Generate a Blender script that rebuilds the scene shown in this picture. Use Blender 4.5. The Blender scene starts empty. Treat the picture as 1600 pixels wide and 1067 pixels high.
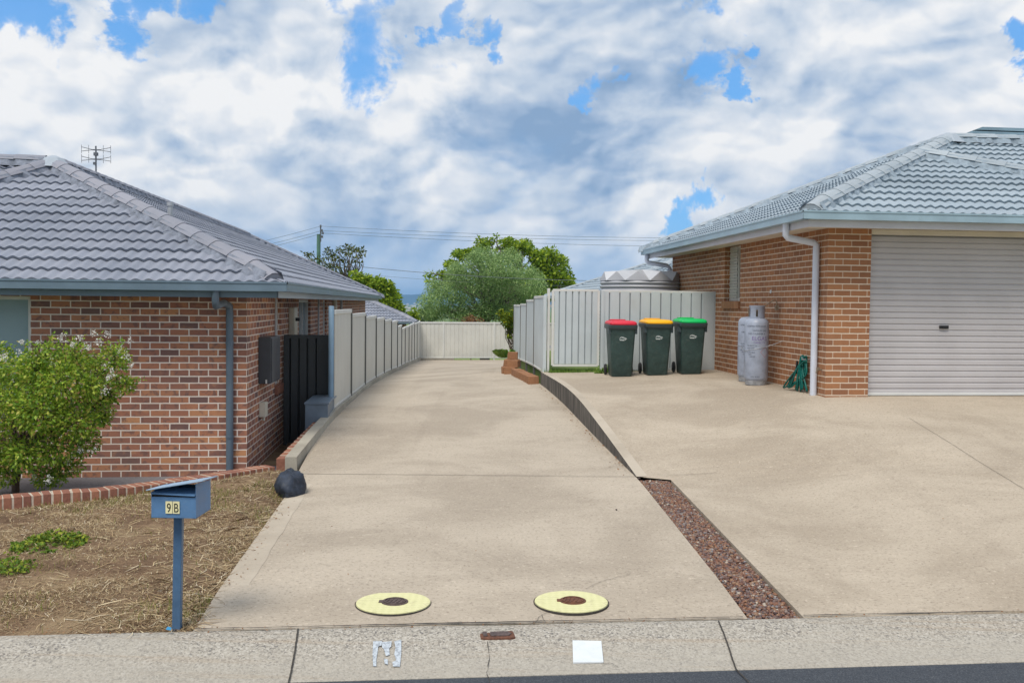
import bpy, math, random
import numpy as np
from mathutils import Vector, Matrix, noise as mnoise

random.seed(7)
rng = np.random.default_rng(7)
C = bpy.context.scene.collection
S = bpy.context.scene
PI = math.pi
R = math.radians

# ------------------------------------------------------------------ camera
EYE = Vector((0, 0, 2.0))
FPX = 1570.0
K = FPX / 1066.7
PITCH, ROLL = R(2.152), R(0.6)
cam_d = bpy.data.cameras.new('camera')
cam_d.lens = 36.0 * 1570 / 1600
cam_d.sensor_width = 36.0
cam_d.clip_start = 0.05
cam_d.clip_end = 30000
cam = bpy.data.objects.new('camera', cam_d)
C.objects.link(cam)
ROTM = Matrix.Rotation(R(90) - PITCH, 3, 'X') @ Matrix.Rotation(ROLL, 3, 'Z')
cam.matrix_world = Matrix.Translation(EYE) @ ROTM.to_4x4()
S.camera = cam


def ray(px, py):
    return ROTM @ Vector(((px - 800) / FPX, (533.5 - py) / FPX, -1))


def at_y(px, py, y):
    """survey helper: the point seen in direction (px, py) that stands y metres down the street"""
    d = ray(px, py)
    return EYE + d * (y / d.y)


def at(px, py, Y):
    """the same, with the distance given in survey steps of K metres"""
    return at_y(px, py, Y * K)


def atz(px, py, z):
    d = ray(px, py)
    return EYE + d * ((z - EYE.z) / d.z)


# ------------------------------------------------------------------ render look
S.view_settings.view_transform = 'Standard'
S.view_settings.look = 'None'
S.view_settings.exposure = 0.5
S.view_settings.gamma = 1.0
S.render.engine = 'CYCLES'
S.cycles.max_bounces = 6
S.cycles.transparent_max_bounces = 6
S.cycles.volume_bounces = 0
S.cycles.use_denoising = True


def lin(r, g, b):
    f = lambda c: (c / 255 / 12.92) if c / 255 <= 0.04045 else ((c / 255 + 0.055) / 1.055) ** 2.4
    return (f(r), f(g), f(b))


# ------------------------------------------------------------------ node helpers
class NT:
    def __init__(s, tree):
        s.t = tree
        s.n = tree.nodes
        s.l = tree.links

    def node(s, typ, **kw):
        n = s.n.new(typ)
        for k, v in kw.items():
            setattr(n, k, v)
        return n

    def put(s, sock, v):
        if hasattr(v, 'is_linked') or isinstance(v, bpy.types.NodeSocket):
            s.l.new(v, sock)
        elif isinstance(v, (tuple, list)) and len(v) == 3 and sock.type == 'RGBA':
            sock.default_value = (*v, 1)
        else:
            sock.default_value = v

    def math(s, op, a, b=0.0, c=0.0, clamp=False):
        n = s.node('ShaderNodeMath', operation=op, use_clamp=clamp)
        for i, v in enumerate((a, b, c)):
            s.put(n.inputs[i], v)
        return n.outputs[0]

    def vmath(s, op, a, b=(0, 0, 0), scale=None):
        n = s.node('ShaderNodeVectorMath', operation=op)
        s.put(n.inputs[0], a)
        s.put(n.inputs[1], b)
        if scale is not None:
            s.put(n.inputs['Scale'], scale)
        return n.outputs['Value'] if op in ('DOT_PRODUCT', 'LENGTH') else n.outputs[0]

    def noise(s, vec, scale, detail=4, rough=0.5, dist=0.0, out='Fac'):
        n = s.node('ShaderNodeTexNoise')
        if vec is not None:
            s.put(n.inputs['Vector'], vec)
        n.inputs['Scale'].default_value = scale
        n.inputs['Detail'].default_value = detail
        n.inputs['Roughness'].default_value = rough
        n.inputs['Distortion'].default_value = dist
        return n.outputs[out]

    def voronoi(s, vec, scale, feature='F1', out='Distance', rand=1.0):
        n = s.node('ShaderNodeTexVoronoi', feature=feature)
        s.put(n.inputs['Vector'], vec)
        n.inputs['Scale'].default_value = scale
        n.inputs['Randomness'].default_value = rand
        return n.outputs[out]

    def ramp(s, fac, stops, interp='LINEAR'):
        n = s.node('ShaderNodeValToRGB')
        n.color_ramp.interpolation = interp
        e = n.color_ramp.elements
        while len(e) < len(stops):
            e.new(0.5)
        for i, (p, c) in enumerate(stops):
            e[i].position = p
            e[i].color = (*c, 1) if isinstance(c, (tuple, list)) else (c, c, c, 1)
        s.put(n.inputs[0], fac)
        return n.outputs['Color']

    def mix(s, fac, a, b, mode='MIX'):
        n = s.node('ShaderNodeMix', data_type='RGBA', blend_type=mode)
        n.clamp_factor = True
        s.put(n.inputs[0], fac)
        s.put(n.inputs[6], a)
        s.put(n.inputs[7], b)
        return n.outputs[2]

    def maprange(s, v, a, b, c=0.0, d=1.0, smooth=True):
        n = s.node('ShaderNodeMapRange')
        n.interpolation_type = 'SMOOTHSTEP' if smooth else 'LINEAR'
        s.put(n.inputs[0], v)
        for i, q in enumerate((a, b, c, d)):
            n.inputs[i + 1].default_value = q
        return n.outputs[0]

    def coords(s, which='Object', scale=None, rot=None):
        n = s.node('ShaderNodeTexCoord')
        o = n.outputs[which]
        if scale or rot:
            m = s.node('ShaderNodeMapping')
            s.l.new(o, m.inputs[0])
            if scale:
                m.inputs['Scale'].default_value = scale
            if rot:
                m.inputs['Rotation'].default_value = rot
            o = m.outputs[0]
        return o

    def bump(s, height, strength=0.3, dist=0.01):
        n = s.node('ShaderNodeBump')
        n.inputs['Strength'].default_value = strength
        n.inputs['Distance'].default_value = dist
        s.put(n.inputs['Height'], height)
        return n.outputs[0]


def mat(name):
    m = bpy.data.materials.new(name)
    m.use_nodes = True
    nt = NT(m.node_tree)
    b = nt.n['Principled BSDF']
    return m, nt, b


def finish(nt, b, col, rough=0.7, normal=None, spec=0.35, metal=0.0):
    nt.put(b.inputs['Base Color'], col)
    nt.put(b.inputs['Roughness'], rough)
    b.inputs['Specular IOR Level'].default_value = spec
    b.inputs['Metallic'].default_value = metal
    if normal is not None:
        nt.l.new(normal, b.inputs['Normal'])


def mul(c, k):
    return tuple(min(1, x * k) for x in c)


def paint(name, col, rough=0.5, var=0.10, scale=3.0, bump=0.0, spec=0.4, metal=0.0, dirt=None, dirtamt=0.3):
    m, nt, b = mat(name)
    co = nt.coords()
    f = nt.noise(co, scale, 6, 0.6)
    col2 = nt.mix(nt.maprange(f, 0.3, 0.7), mul(col, 1 - var), mul(col, 1 + var))
    if dirt:
        g = nt.noise(co, scale * 2.7, 8, 0.7, 0.4)
        col2 = nt.mix(nt.maprange(g, 0.5, 0.8, 0, dirtamt), col2, dirt)
    nrm = None
    if bump:
        nrm = nt.bump(nt.noise(co, 120, 3), bump, 0.003)
    r = nt.maprange(f, 0.2, 0.8, max(0.05, rough - 0.08), min(1, rough + 0.08))
    finish(nt, b, col2, r, nrm, spec, metal)
    return m


# ------------------------------------------------------------------ sky and sun
SUN_EL, SUN_AZ = R(58), R(205)        # azimuth clockwise from +Y (down the street): sun high behind the camera, to the left
sdir = Vector((math.sin(SUN_AZ) * math.cos(SUN_EL), math.cos(SUN_AZ) * math.cos(SUN_EL), math.sin(SUN_EL)))
world = bpy.data.worlds.new("World")
S.world = world
world.use_nodes = True
w = NT(world.node_tree)
bg = w.n['Background']
bg.inputs['Strength'].default_value = 0.1
sky = w.node('ShaderNodeTexSky', sky_type='NISHITA')
sky.sun_disc = False
sky.sun_elevation = SUN_EL
sky.sun_rotation = SUN_AZ
sky.air_density = 1.0
sky.dust_density = 0.6
sky.ozone_density = 3.0
dirv = w.coords('Generated')
sep = w.node('ShaderNodeSeparateXYZ')
w.l.new(dirv, sep.inputs[0])


def blob(px, py, r0, r1):
    v = ray(px, py).normalized()
    d = w.vmath('DOT_PRODUCT', dirw, tuple(v))
    return w.maprange(d, math.cos(R(r1 * 1.15)), math.cos(R(r0 * .5)))


# directions wobbled by noise so that the gaps and banks have ragged cloud outlines
wob = w.noise(dirv, 9.0, 8, 0.62, 0.2, out='Color')
wob = w.vmath('SUBTRACT', wob, (0.5, 0.5, 0.5))
dirw = w.vmath('NORMALIZE', w.vmath('ADD', dirv, w.vmath('SCALE', wob, scale=0.24)))
Pm = w.node('ShaderNodeMapping')
Pm.inputs['Scale'].default_value = (1, 1, 1.7)
w.l.new(dirv, Pm.inputs[0])
P = Pm.outputs[0]
P_up = w.vmath('ADD', P, (-0.008, 0.0, 0.018))
warp = w.vmath('SCALE', w.vmath('SUBTRACT', w.noise(P, 6.0, 4, .5, out='Color'), (.5, .5, .5)), scale=.16)


def heads(p):
    """heaped cloud heads: rounded cells, each with smaller heads on it"""
    q = w.vmath('ADD', p, warp)
    out = None
    for sc, k in ((6.0, 1.0), (14.0, .62), (32.0, .36)):
        v = w.node('ShaderNodeTexVoronoi', feature='F1')
        w.put(v.inputs['Vector'], q)
        v.inputs['Scale'].default_value = sc
        h = w.math('MULTIPLY', w.math('SUBTRACT', 0.5, v.outputs['Distance']), k)
        out = h if out is None else w.math('ADD', out, h)
    return out


nA = w.noise(P, 3.0, 9, 0.56, 0.25)
hA = heads(P)
hB = heads(P_up)
nB = w.noise(w.vmath('ADD', P, (-.02, 0, .055)), 3.0, 6, 0.56, 0.25)
gap = None
for (px, py, r0, r1) in ((30, 20, 0.3, 2.2), (310, -12, 0.3, 1.9), (592, 74, 0.2, 2.7), (548, 20, .2, 2.4), (700, 0, .2, 1.3),
                         (1080, 95, 0.1, 2.0), (1148, 122, .1, 1.0), (1095, 335, 0.1, 1.5), (955, 165, 0.1, 1.2), (1555, 92, .1, 1.2), (225, 20, .1, 1.6), (760, 25, .1, 1.3)):
    g = blob(px, py, r0, r1)
    gap = g if gap is None else w.math('MAXIMUM', gap, g)
dens = w.math('ADD', w.math('ADD', nA, w.math('MULTIPLY', hA, 0.16)), 0.20)
dens = w.math('SUBTRACT', dens, w.math('MULTIPLY', gap, 0.50))
cover = w.math('ADD', w.math('MULTIPLY', w.maprange(dens, 0.20, 0.62), 0.95), 0.05)
small = w.math('MULTIPLY', w.math('SUBTRACT', hA, hB), 0.85)
large = w.math('MULTIPLY', w.math('SUBTRACT', nA, nB), 2.9)
tone = w.math('ADD', w.math('ADD', small, large), 0.60)
# banks that stand darker (their shaded bases) and brighter (sunlit heads)
for (px, py, r0, r1, k) in ((300, 225, 2, 10, -.16), (540, 295, 1, 5, -.16), (640, 400, 1, 6, -.12), (850, 245, 1, 6, -.26), (1250, 90, 2, 9, -.24), (480, 350, 1, 4, .10),
                            (1000, 300, 1, 6, -.10), (620, 150, 1, 5, .38), (1180, 165, 1, 5, .32), (350, 190, .5, 3.5, .30), (60, 110, 1, 6, .20), (430, 90, 2, 9, .06), (450, 195, .5, 2.5, .2),
                            (1080, 280, 1, 5, .20), (1500, 120, 2, 9, .14), (60, 200, 1, 6, .10), (860, 90, 1, 6, .08), (740, 345, 1, 5, .22), (1000, 50, 2, 8, -.12), (1040, 340, 1, 3.5, .2)):
    tone = w.math('ADD', tone, w.math('MULTIPLY', blob(px, py, r0, r1), k))
ccol = w.ramp(tone, [(0.0, (0.28, 0.42, 0.63)), (0.28, (0.44, 0.56, 0.74)), (0.52, (0.62, 0.71, 0.83)), (0.74, (0.79, 0.84, 0.91)), (1.0, (1.0, 1.0, 1.0))])
ccol10 = w.vmath('SCALE', ccol, scale=6.7)
skyblue = w.mix(0.7, w.mix(1.0, sky.outputs[0], (0.62, 1.05, 1.25), 'MULTIPLY'), (1.0, 2.9, 6.3))
skyc = w.mix(cover, skyblue, ccol10)
hz = w.maprange(sep.outputs[2], 0.0, 0.10)
skyc = w.mix(w.math('MULTIPLY', w.math('SUBTRACT', 1.0, hz), 0.55), skyc, (3.2, 4.5, 6.3))
w.l.new(skyc, bg.inputs[0])

sun_d = bpy.data.lights.new('sun', 'SUN')
sun_d.energy = 2.1
sun_d.angle = R(26)
sun_d.color = (1.0, 0.93, 0.82)
sun = bpy.data.objects.new('sun', sun_d)
C.objects.link(sun)
sun.rotation_euler = (-sdir).to_track_quat('-Z', 'Y').to_euler()


# ------------------------------------------------------------------ object helpers
def tag(o, label=None, cat=None, group=None, kind=None):
    if label: o['label'] = label
    if cat: o['category'] = cat
    if group: o['group'] = group
    if kind: o['kind'] = kind
    return o


def thing(name, label, cat, loc, group=None):
    o = bpy.data.objects.new(name, None)
    o.empty_display_size = 0.2
    C.objects.link(o)
    o.location = Vector(loc)
    return tag(o, label, cat, group)


def root_of(o):
    while o.parent: o = o.parent
    return o


def link_mesh(name, me, m, parent=None, loc=None):
    """meshes are drawn in site metres; here they are moved to the base of their thing"""
    o = bpy.data.objects.new(name, me)
    C.objects.link(o)
    if m: me.materials.append(m)
    if parent is not None:
        o.parent = parent
        base = root_of(parent).location
        me.transform(Matrix.Translation(-base))
    elif loc is not None:
        me.transform(Matrix.Translation(-Vector(loc)))
        o.location = Vector(loc)
    return o


class MB:
    def __init__(s):
        s.v = []
        s.f = []
        s.uv = []
        s.has_uv = False

    def add(s, vs, fs, uvs=None):
        k = len(s.v)
        s.v += [tuple(p) for p in vs]
        for i, f in enumerate(fs):
            s.f.append([k + j for j in f])
            s.uv.append(uvs[i] if uvs else [(0, 0)] * len(f))
        if uvs: s.has_uv = True
        return s

    def quad(s, a, b, c, d, uv=None):
        return s.add([a, b, c, d], [(0, 1, 2, 3)], [uv] if uv else None)

    def box(s, o, ax, ay, az):
        """box from corner o along three edge vectors"""
        o, ax, ay, az = map(Vector, (o, ax, ay, az))
        v = [o, o + ax, o + ax + ay, o + ay, o + az, o + ax + az, o + ax + ay + az, o + ay + az]
        f = [(0, 3, 2, 1), (4, 5, 6, 7), (0, 1, 5, 4), (1, 2, 6, 5), (2, 3, 7, 6), (3, 0, 4, 7)]
        if ax.cross(ay).dot(az) < 0: f = [tuple(reversed(q)) for q in f]
        return s.add(v, f)

    def abox(s, c, sx, sy, sz, rz=0.0, M=None):
        """box standing on point c"""
        ca, sa = math.cos(rz), math.sin(rz)
        X, Yv = Vector((ca, sa, 0)), Vector((-sa, ca, 0))
        o = Vector(c) - X * sx / 2 - Yv * sy / 2
        return s.box(o, X * sx, Yv * sy, (0, 0, sz))

    def beam(s, p0, p1, wd, ht, up=(0, 0, 1)):
        p0, p1 = Vector(p0), Vector(p1)
        d = p1 - p0
        n = d.normalized()
        x = n.cross(Vector(up))
        if x.length < 1e-4: x = Vector((1, 0, 0))
        x.normalize()
        y = x.cross(n)
        return s.box(p0 - x * wd / 2 - y * ht / 2, x * wd, d, y * ht)

    def tube(s, pts, r, n=10, cap=True):
        pts = [Vector(p) for p in pts]
        rs = r if isinstance(r, (list, tuple)) else [r] * len(pts)
        prev = None
        vs, fs = [], []
        for i, p in enumerate(pts):
            t = (pts[min(i + 1, len(pts) - 1)] - pts[max(i - 1, 0)]).normalized()
            if prev is None:
                a = t.cross(Vector((0, 0, 1)))
                if a.length < 0.01: a = Vector((1, 0, 0))
            else:
                a = prev - t * prev.dot(t)
            a.normalize()
            prev = a
            b = t.cross(a)
            for k in range(n):
                q = 2 * PI * k / n
                vs.append(p + (a * math.cos(q) + b * math.sin(q)) * rs[i])
        for i in range(len(pts) - 1):
            for k in range(n):
                fs.append((i * n + k, i * n + (k + 1) % n, (i + 1) * n + (k + 1) % n, (i + 1) * n + k))
        if cap:
            fs.append(tuple(reversed(range(n))))
            fs.append(tuple(range((len(pts) - 1) * n, len(pts) * n)))
        return s.add(vs, fs)

    def lathe(s, prof, c, n=24, a0=0.0, a1=2 * PI):
        c = Vector(c)
        full = abs(a1 - a0 - 2 * PI) < 1e-6
        m = n if full else n + 1
        vs, fs = [], []
        for (r, z) in prof:
            for k in range(m):
                q = a0 + (a1 - a0) * k / n
                vs.append(c + Vector((r * math.cos(q), r * math.sin(q), z)))
        for i in range(len(prof) - 1):
            for k in range(n):
                k2 = (k + 1) % m
                fs.append((i * m + k, i * m + k2, (i + 1) * m + k2, (i + 1) * m + k))
        return s.add(vs, fs)

    def prism(s, poly, vec):
        """flat polygon pushed along vec"""
        poly = [Vector(p) for p in poly]
        vec = Vector(vec)
        n = len(poly)
        nrm = (poly[1] - poly[0]).cross(poly[2] - poly[1])
        if nrm.dot(vec) > 0: poly = list(reversed(poly))
        vs = poly + [p + vec for p in poly]
        fs = [tuple(range(n)), tuple(reversed(range(n, 2 * n)))]
        fs += [(i, n + i, n + (i + 1) % n, (i + 1) % n) for i in range(n)]
        return s.add(vs, fs)

    def build(s, name, m, parent=None, loc=None, smooth=False, bevel=0.0, auto=None):
        me = bpy.data.meshes.new(name)
        me.from_pydata(s.v, [], s.f)
        if s.has_uv:
            ul = me.uv_layers.new(name='UVMap')
            i = 0
            for p, us in zip(s.f, s.uv):
                for u in us:
                    ul.data[i].uv = u
                    i += 1
        o = link_mesh(name, me, m, parent, loc)
        if smooth:
            for p in me.polygons: p.use_smooth = True
            if auto:
                me.set_sharp_from_angle(angle=R(auto))
        if bevel:
            b = o.modifiers.new('bevel', 'BEVEL')
            b.width = bevel
            b.segments = 2
            b.limit_method = 'ANGLE'
            b.angle_limit = R(40)
        return o


def quads_mesh(name, V, m, parent=None, loc=None):
    """V: (N, k, 3) array of separate k-gons"""
    V = np.asarray(V, dtype=np.float32)
    N, k, _ = V.shape
    me = bpy.data.meshes.new(name)
    me.vertices.add(N * k)
    me.vertices.foreach_set('co', V.reshape(-1))
    me.loops.add(N * k)
    me.loops.foreach_set('vertex_index', np.arange(N * k, dtype=np.int32))
    me.polygons.add(N)
    me.polygons.foreach_set('loop_start', np.arange(0, N * k, k, dtype=np.int32))
    me.update(calc_edges=True)
    return link_mesh(name, me, m, parent, loc)


def copy_tree(o, parent=None):
    c = o.copy()
    C.objects.link(c)
    c.parent = parent
    for ch in list(o.children):
        copy_tree(ch, c)
    return c


def lerp(a, b, t): return a + (b - a) * t


def interp(x, xs, ys): return float(np.interp(x, xs, ys))


def fbm(x, y, s=1.0, o=4): return mnoise.fractal(Vector((x * s, y * s, 1.3)), 1.0, 2.0, o)


YAW = R(7)
YAWD = R(4.8)
RV = Vector((math.cos(YAW), math.sin(YAW), 0))       # along the street, to the right
DV = Vector((-math.sin(YAWD), math.cos(YAWD), 0))      # away from the street
UP = Vector((0, 0, 1))


# ------------------------------------------------------------------ materials
def brick_mat(name, palette, mortar, rough=0.85, blotch=0.5, perp=1.0):
    m, nt, b = mat(name)
    uvn = nt.node('ShaderNodeUVMap')
    uvn.uv_map = 'UVMap'
    uv = uvn.outputs[0]
    # a little wobble so that courses are not ruler straight
    wv = nt.vmath('SCALE', nt.vmath('SUBTRACT', nt.noise(uv, 9, 2, out='Color'), (0.5, 0.5, 0.5)), scale=0.006)
    uvw = nt.vmath('ADD', uv, wv)
    br = nt.node('ShaderNodeTexBrick')
    br.offset = 0.5
    nt.put(br.inputs['Vector'], uvw)
    br.inputs['Scale'].default_value = 1.0
    br.inputs['Mortar Size'].default_value = 0.0085
    br.inputs['Mortar Smooth'].default_value = 0.25
    br.inputs['Brick Width'].default_value = 0.24
    br.inputs['Row Height'].default_value = 0.086
    sp = nt.node('ShaderNodeSeparateXYZ')
    nt.l.new(uvw, sp.inputs[0])
    row = nt.math('FLOOR', nt.math('DIVIDE', sp.outputs[1], 0.086))
    even = nt.math('SUBTRACT', 1.0, nt.math('FLOORED_MODULO', row, 2.0))
    colm = nt.math('FLOOR', nt.math('DIVIDE', nt.math('ADD', sp.outputs[0], nt.math('MULTIPLY', even, 0.12)), 0.24))
    cx = nt.node('ShaderNodeCombineXYZ')
    nt.put(cx.inputs[0], colm)
    nt.put(cx.inputs[1], row)
    wn = nt.node('ShaderNodeTexWhiteNoise', noise_dimensions='2D')
    nt.l.new(cx.outputs[0], wn.inputs['Vector'])
    base = nt.ramp(wn.outputs['Value'], palette)
    # burnt ends and blotches inside a brick
    off = nt.vmath('ADD', uv, nt.vmath('SCALE', cx.outputs[0], scale=7.31))
    bl = nt.noise(off, 9.0, 5, 0.65, 0.5)
    base = nt.mix(nt.maprange(bl, 0.50, 0.64, 0, blotch), base, mul(palette[0][1], 0.95))
    base = nt.mix(nt.maprange(nt.noise(off, 5.0, 3), 0.55, 0.75, 0, blotch * .7), base, mul(palette[-1][1], 1.12))
    sp2 = nt.noise(uv, 160, 3, 0.7)
    base = nt.mix(0.45, base, nt.ramp(sp2, [(0.3, 0.35), (0.7, 0.62)]), 'OVERLAY')
    mort = nt.mix(nt.noise(uv, 14, 5), mul(mortar, 0.85), mul(mortar, 1.12))
    rf = nt.math('ABSOLUTE', nt.math('SUBTRACT', nt.math('FRACT', nt.math('DIVIDE', sp.outputs[1], 0.086)), 0.5))
    bedj = nt.maprange(rf, 0.36, 0.42, perp, 1.0)
    col = nt.mix(nt.math('MULTIPLY', br.outputs['Fac'], bedj), base, mort)
    col = nt.mix(nt.maprange(nt.noise(uv, 0.9, 5, 0.6), 0.35, 0.7, 0, 0.16), col, (0.20, 0.15, 0.12))
    h = nt.math('ADD', nt.math('MULTIPLY', br.outputs['Fac'], -1.0), nt.math('MULTIPLY', sp2, 0.25))
    finish(nt, b, col, rough, nt.bump(h, 0.55, 0.006), 0.25)
    return m


M = {}
M['brick_left'] = brick_mat('red_mottled_brick', [(0.0, (0.165, 0.098, 0.092)), (0.15, (0.26, 0.122, 0.094)), (0.5, (0.365, 0.158, 0.102)), (0.85, (0.43, 0.19, 0.108)), (1.0, (0.52, 0.255, 0.128))], (0.76, 0.67, 0.60), blotch=0.75)
M['brick_right'] = brick_mat('tan_brown_brick', [(0.0, (0.27, 0.122, 0.064)), (0.4, (0.33, 0.150, 0.074)), (1.0, (0.42, 0.192, 0.088))], (0.70, 0.58, 0.46), blotch=0.22, perp=0.5)


def concrete_mat(name, c1, c2, stain, streak_rot=YAW, speck=0.60, speck_scale=42, broom=0.13):
    m, nt, b = mat(name)
    co = nt.coords()
    big = nt.noise(co, 0.55, 6, 0.62, 0.5)
    col = nt.mix(nt.maprange(big, 0.36, 0.64), mul(c1, .92), c2)
    # broom drawn across the drive: noise stretched sideways
    sc = nt.coords('Object', (0.45, 2.6, 1), (0, 0, -streak_rot))
    st = nt.noise(sc, 1.0, 7, 0.65, 0.35)
    col = nt.mix(nt.maprange(st, 0.44, 0.72, 0, broom), col, stain)
    sc2 = nt.coords('Object', (1.4, 34, 1), (0, 0, -streak_rot))
    st2 = nt.noise(sc2, 1.0, 4, 0.6, 0.15)
    col = nt.mix(nt.maprange(st2, 0.42, 0.72, 0, 0.10), col, mul(stain, 0.85))
    md = nt.noise(co, 2.4, 7, 0.7, 0.6)
    col = nt.mix(nt.maprange(md, 0.52, 0.74, 0, 0.18), col, mul(stain, 0.8))
    pale = nt.noise(nt.vmath('ADD', co, (31, 7, 0)), 1.1, 6, 0.65, 0.8)
    col = nt.mix(nt.maprange(pale, 0.60, 0.74, 0, 0.4), col, mul(c2, 1.15))
    wsp = nt.noise(nt.vmath('ADD', co, (11, 23, 0)), 1.3, 5, 0.7, 1.2)
    col = nt.mix(nt.maprange(wsp, 0.70, 0.76, 0, 0.5), col, (0.62, 0.60, 0.56))
    tyre = nt.noise(nt.coords('Object', (2.2, 0.10, 1), (0, 0, -YAWD * .9)), 1.0, 5, 0.6, 0.2)
    col = nt.mix(nt.maprange(tyre, 0.54, 0.72, 0, 0.20), col, mul(stain, 0.9))
    fine = nt.noise(co, speck_scale, 3, 0.75)
    col = nt.mix(nt.maprange(fine, 0.50, 0.72, 0, speck), col, mul(stain, 0.55))
    fine2 = nt.noise(nt.vmath('ADD', co, (5, 3, 1)), speck_scale * .7, 2, 0.7)
    col = nt.mix(nt.maprange(fine2, 0.58, 0.75, 0, speck), col, mul(c2, 1.25))
    h = nt.math('ADD', nt.math('MULTIPLY', st2, 0.5), fine)
    finish(nt, b, col, 0.85, nt.bump(h, 0.35, 0.004), 0.25)
    return m


M['concrete'] = concrete_mat('pale_broomed_concrete', (0.405, 0.345, 0.275), (0.48, 0.415, 0.335), (0.29, 0.24, 0.19))
M['concrete_pad'] = concrete_mat('warm_broomed_concrete', (0.405, 0.34, 0.265), (0.48, 0.412, 0.328), (0.30, 0.245, 0.19))
M['concrete_trim'] = concrete_mat('trowelled_concrete_band', (0.44, 0.38, 0.305), (0.50, 0.44, 0.36), (0.34, 0.29, 0.23), speck=0.15, broom=0.15)
M['concrete_wall'] = concrete_mat('grey_kerb_concrete', (0.36, 0.33, 0.275), (0.46, 0.43, 0.36), (0.24, 0.215, 0.175), speck=0.2)
M['path'] = concrete_mat('charcoal_concrete_path', (0.17, 0.165, 0.18), (0.21, 0.205, 0.22), (0.13, 0.125, 0.14))


def kerb_mat():
    m, nt, b = mat('worn_kerb_aggregate')
    co = nt.coords()
    ys = nt.coords('Object', (1, 1, 1), (0, 0, -math.atan(.0702 * K)))
    sp = nt.node('ShaderNodeSeparateXYZ')
    nt.l.new(ys, sp.inputs[0])
    cell = nt.voronoi(nt.coords('Object', (1, .75, 1)), 95, 'F1', 'Color')
    sepc = nt.node('ShaderNodeSeparateColor')
    nt.l.new(cell, sepc.inputs[0])
    stone = nt.ramp(sepc.outputs[0], [(0.0, (0.13, 0.125, 0.125)), (0.15, (0.25, 0.23, 0.20)), (0.45, (0.36, 0.33, 0.285)), (0.8, (0.43, 0.40, 0.35)), (1.0, (0.52, 0.49, 0.44))])
    paste = nt.mix(nt.noise(co, 3, 6, 0.6), (0.35, 0.32, 0.275), (0.43, 0.40, 0.345))
    wear = nt.noise(co, 1.6, 6, 0.65, 0.4)
    # aggregate shows along the worn shoulder, the channel keeps its paste
    band = nt.maprange(sp.outputs[1], 5.62, 5.98, 0.35, 0.95)
    col = nt.mix(nt.math('MULTIPLY', band, nt.maprange(wear, 0.25, 0.55, 0.35, 1.0)), paste, stone)
    fl = nt.noise(nt.coords('Object', (0.5, 9, 1), (0, 0, -R(5.9))), 1.0, 6, 0.65, 0.4)
    col = nt.mix(nt.maprange(fl, 0.5, 0.72, 0, 0.45), col, (0.36, 0.28, 0.20))
    col = nt.mix(nt.maprange(nt.noise(co, 55, 4, 0.75), 0.54, 0.68, 0, 0.55), col, (0.14, 0.13, 0.12))
    finish(nt, b, col, 0.9, nt.bump(nt.voronoi(co, 85), 0.5, 0.004), 0.2)
    return m


M['kerb'] = kerb_mat()


def asphalt_mat():
    m, nt, b = mat('asphalt')
    co = nt.coords()
    v = nt.noise(co, 110, 3, 0.8)
    col = nt.ramp(v, [(0.3, (0.022, 0.028, 0.038)), (0.55, (0.06, 0.068, 0.082)), (0.75, (0.15, 0.16, 0.175))])
    finish(nt, b, col, 0.85, nt.bump(v, 0.6, 0.006), 0.3)
    return m


M['asphalt'] = asphalt_mat()


def stained_wall_mat():
    m, nt, b = mat('mould_stained_concrete')
    co = nt.coords('Object', (9, 9, 1.3))
    d = nt.noise(co, 1.2, 7, 0.7, 0.3)
    col = nt.ramp(d, [(0.30, (0.055, 0.05, 0.048)), (0.52, (0.12, 0.11, 0.10)), (0.72, (0.24, 0.215, 0.185))])
    finish(nt, b, col, 0.9, nt.bump(d, 0.4, 0.006), 0.2)
    return m


M['stained'] = stained_wall_mat()


def soil_mat():
    m, nt, b = mat('dry_soil_and_thatch')
    co = nt.coords()
    a = nt.noise(co, 2.1, 8, 0.68, 0.5)
    col = nt.ramp(a, [(0.30, (0.125, 0.078, 0.052)), (0.48, (0.235, 0.155, 0.098)), (0.62, (0.33, 0.235, 0.145)), (0.78, (0.42, 0.32, 0.195))])
    f = nt.noise(co, 60, 4, 0.8)
    col = nt.mix(0.6, col, nt.ramp(f, [(0.3, 0.25), (0.7, 0.7)]), 'OVERLAY')
    finish(nt, b, col, 0.95, nt.bump(f, 0.9, 0.02), 0.1)
    return m


M['soil'] = soil_mat()


def grass_ground_mat():
    m, nt, b = mat('green_ground')
    co = nt.coords()
    a = nt.noise(co, 0.05, 8, 0.65)
    col = nt.ramp(a, [(0.3, (0.055, 0.095, 0.03)), (0.5, (0.14, 0.20, 0.06)), (0.7, (0.28, 0.30, 0.12))])
    finish(nt, b, col, 0.95, None, 0.1)
    return m


M['ground'] = grass_ground_mat()


def tile_mat(name, c1, c2):
    m, nt, b = mat(name)
    co = nt.coords()
    col = nt.mix(nt.maprange(nt.noise(co, 0.8, 6, 0.6), 0.3, 0.7), c1, c2)
    g = nt.node('ShaderNodeNewGeometry')
    col = nt.mix(0.3, col, nt.ramp(g.outputs['Random Per Island'], [(0, 0.38), (1, 0.62)]), 'OVERLAY')
    f = nt.noise(co, 22, 6, 0.75)
    col = nt.mix(nt.maprange(f, 0.5, 0.75, 0, 0.35), col, mul(c1, 0.6))
    col = nt.mix(nt.maprange(nt.noise(co, 5, 6, 0.7), 0.58, 0.75, 0, .25), col, (0.40, 0.33, 0.28))
    finish(nt, b, col, 0.6, nt.bump(nt.noise(co, 150, 2), 0.3, 0.004), 0.3)
    return m


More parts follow.
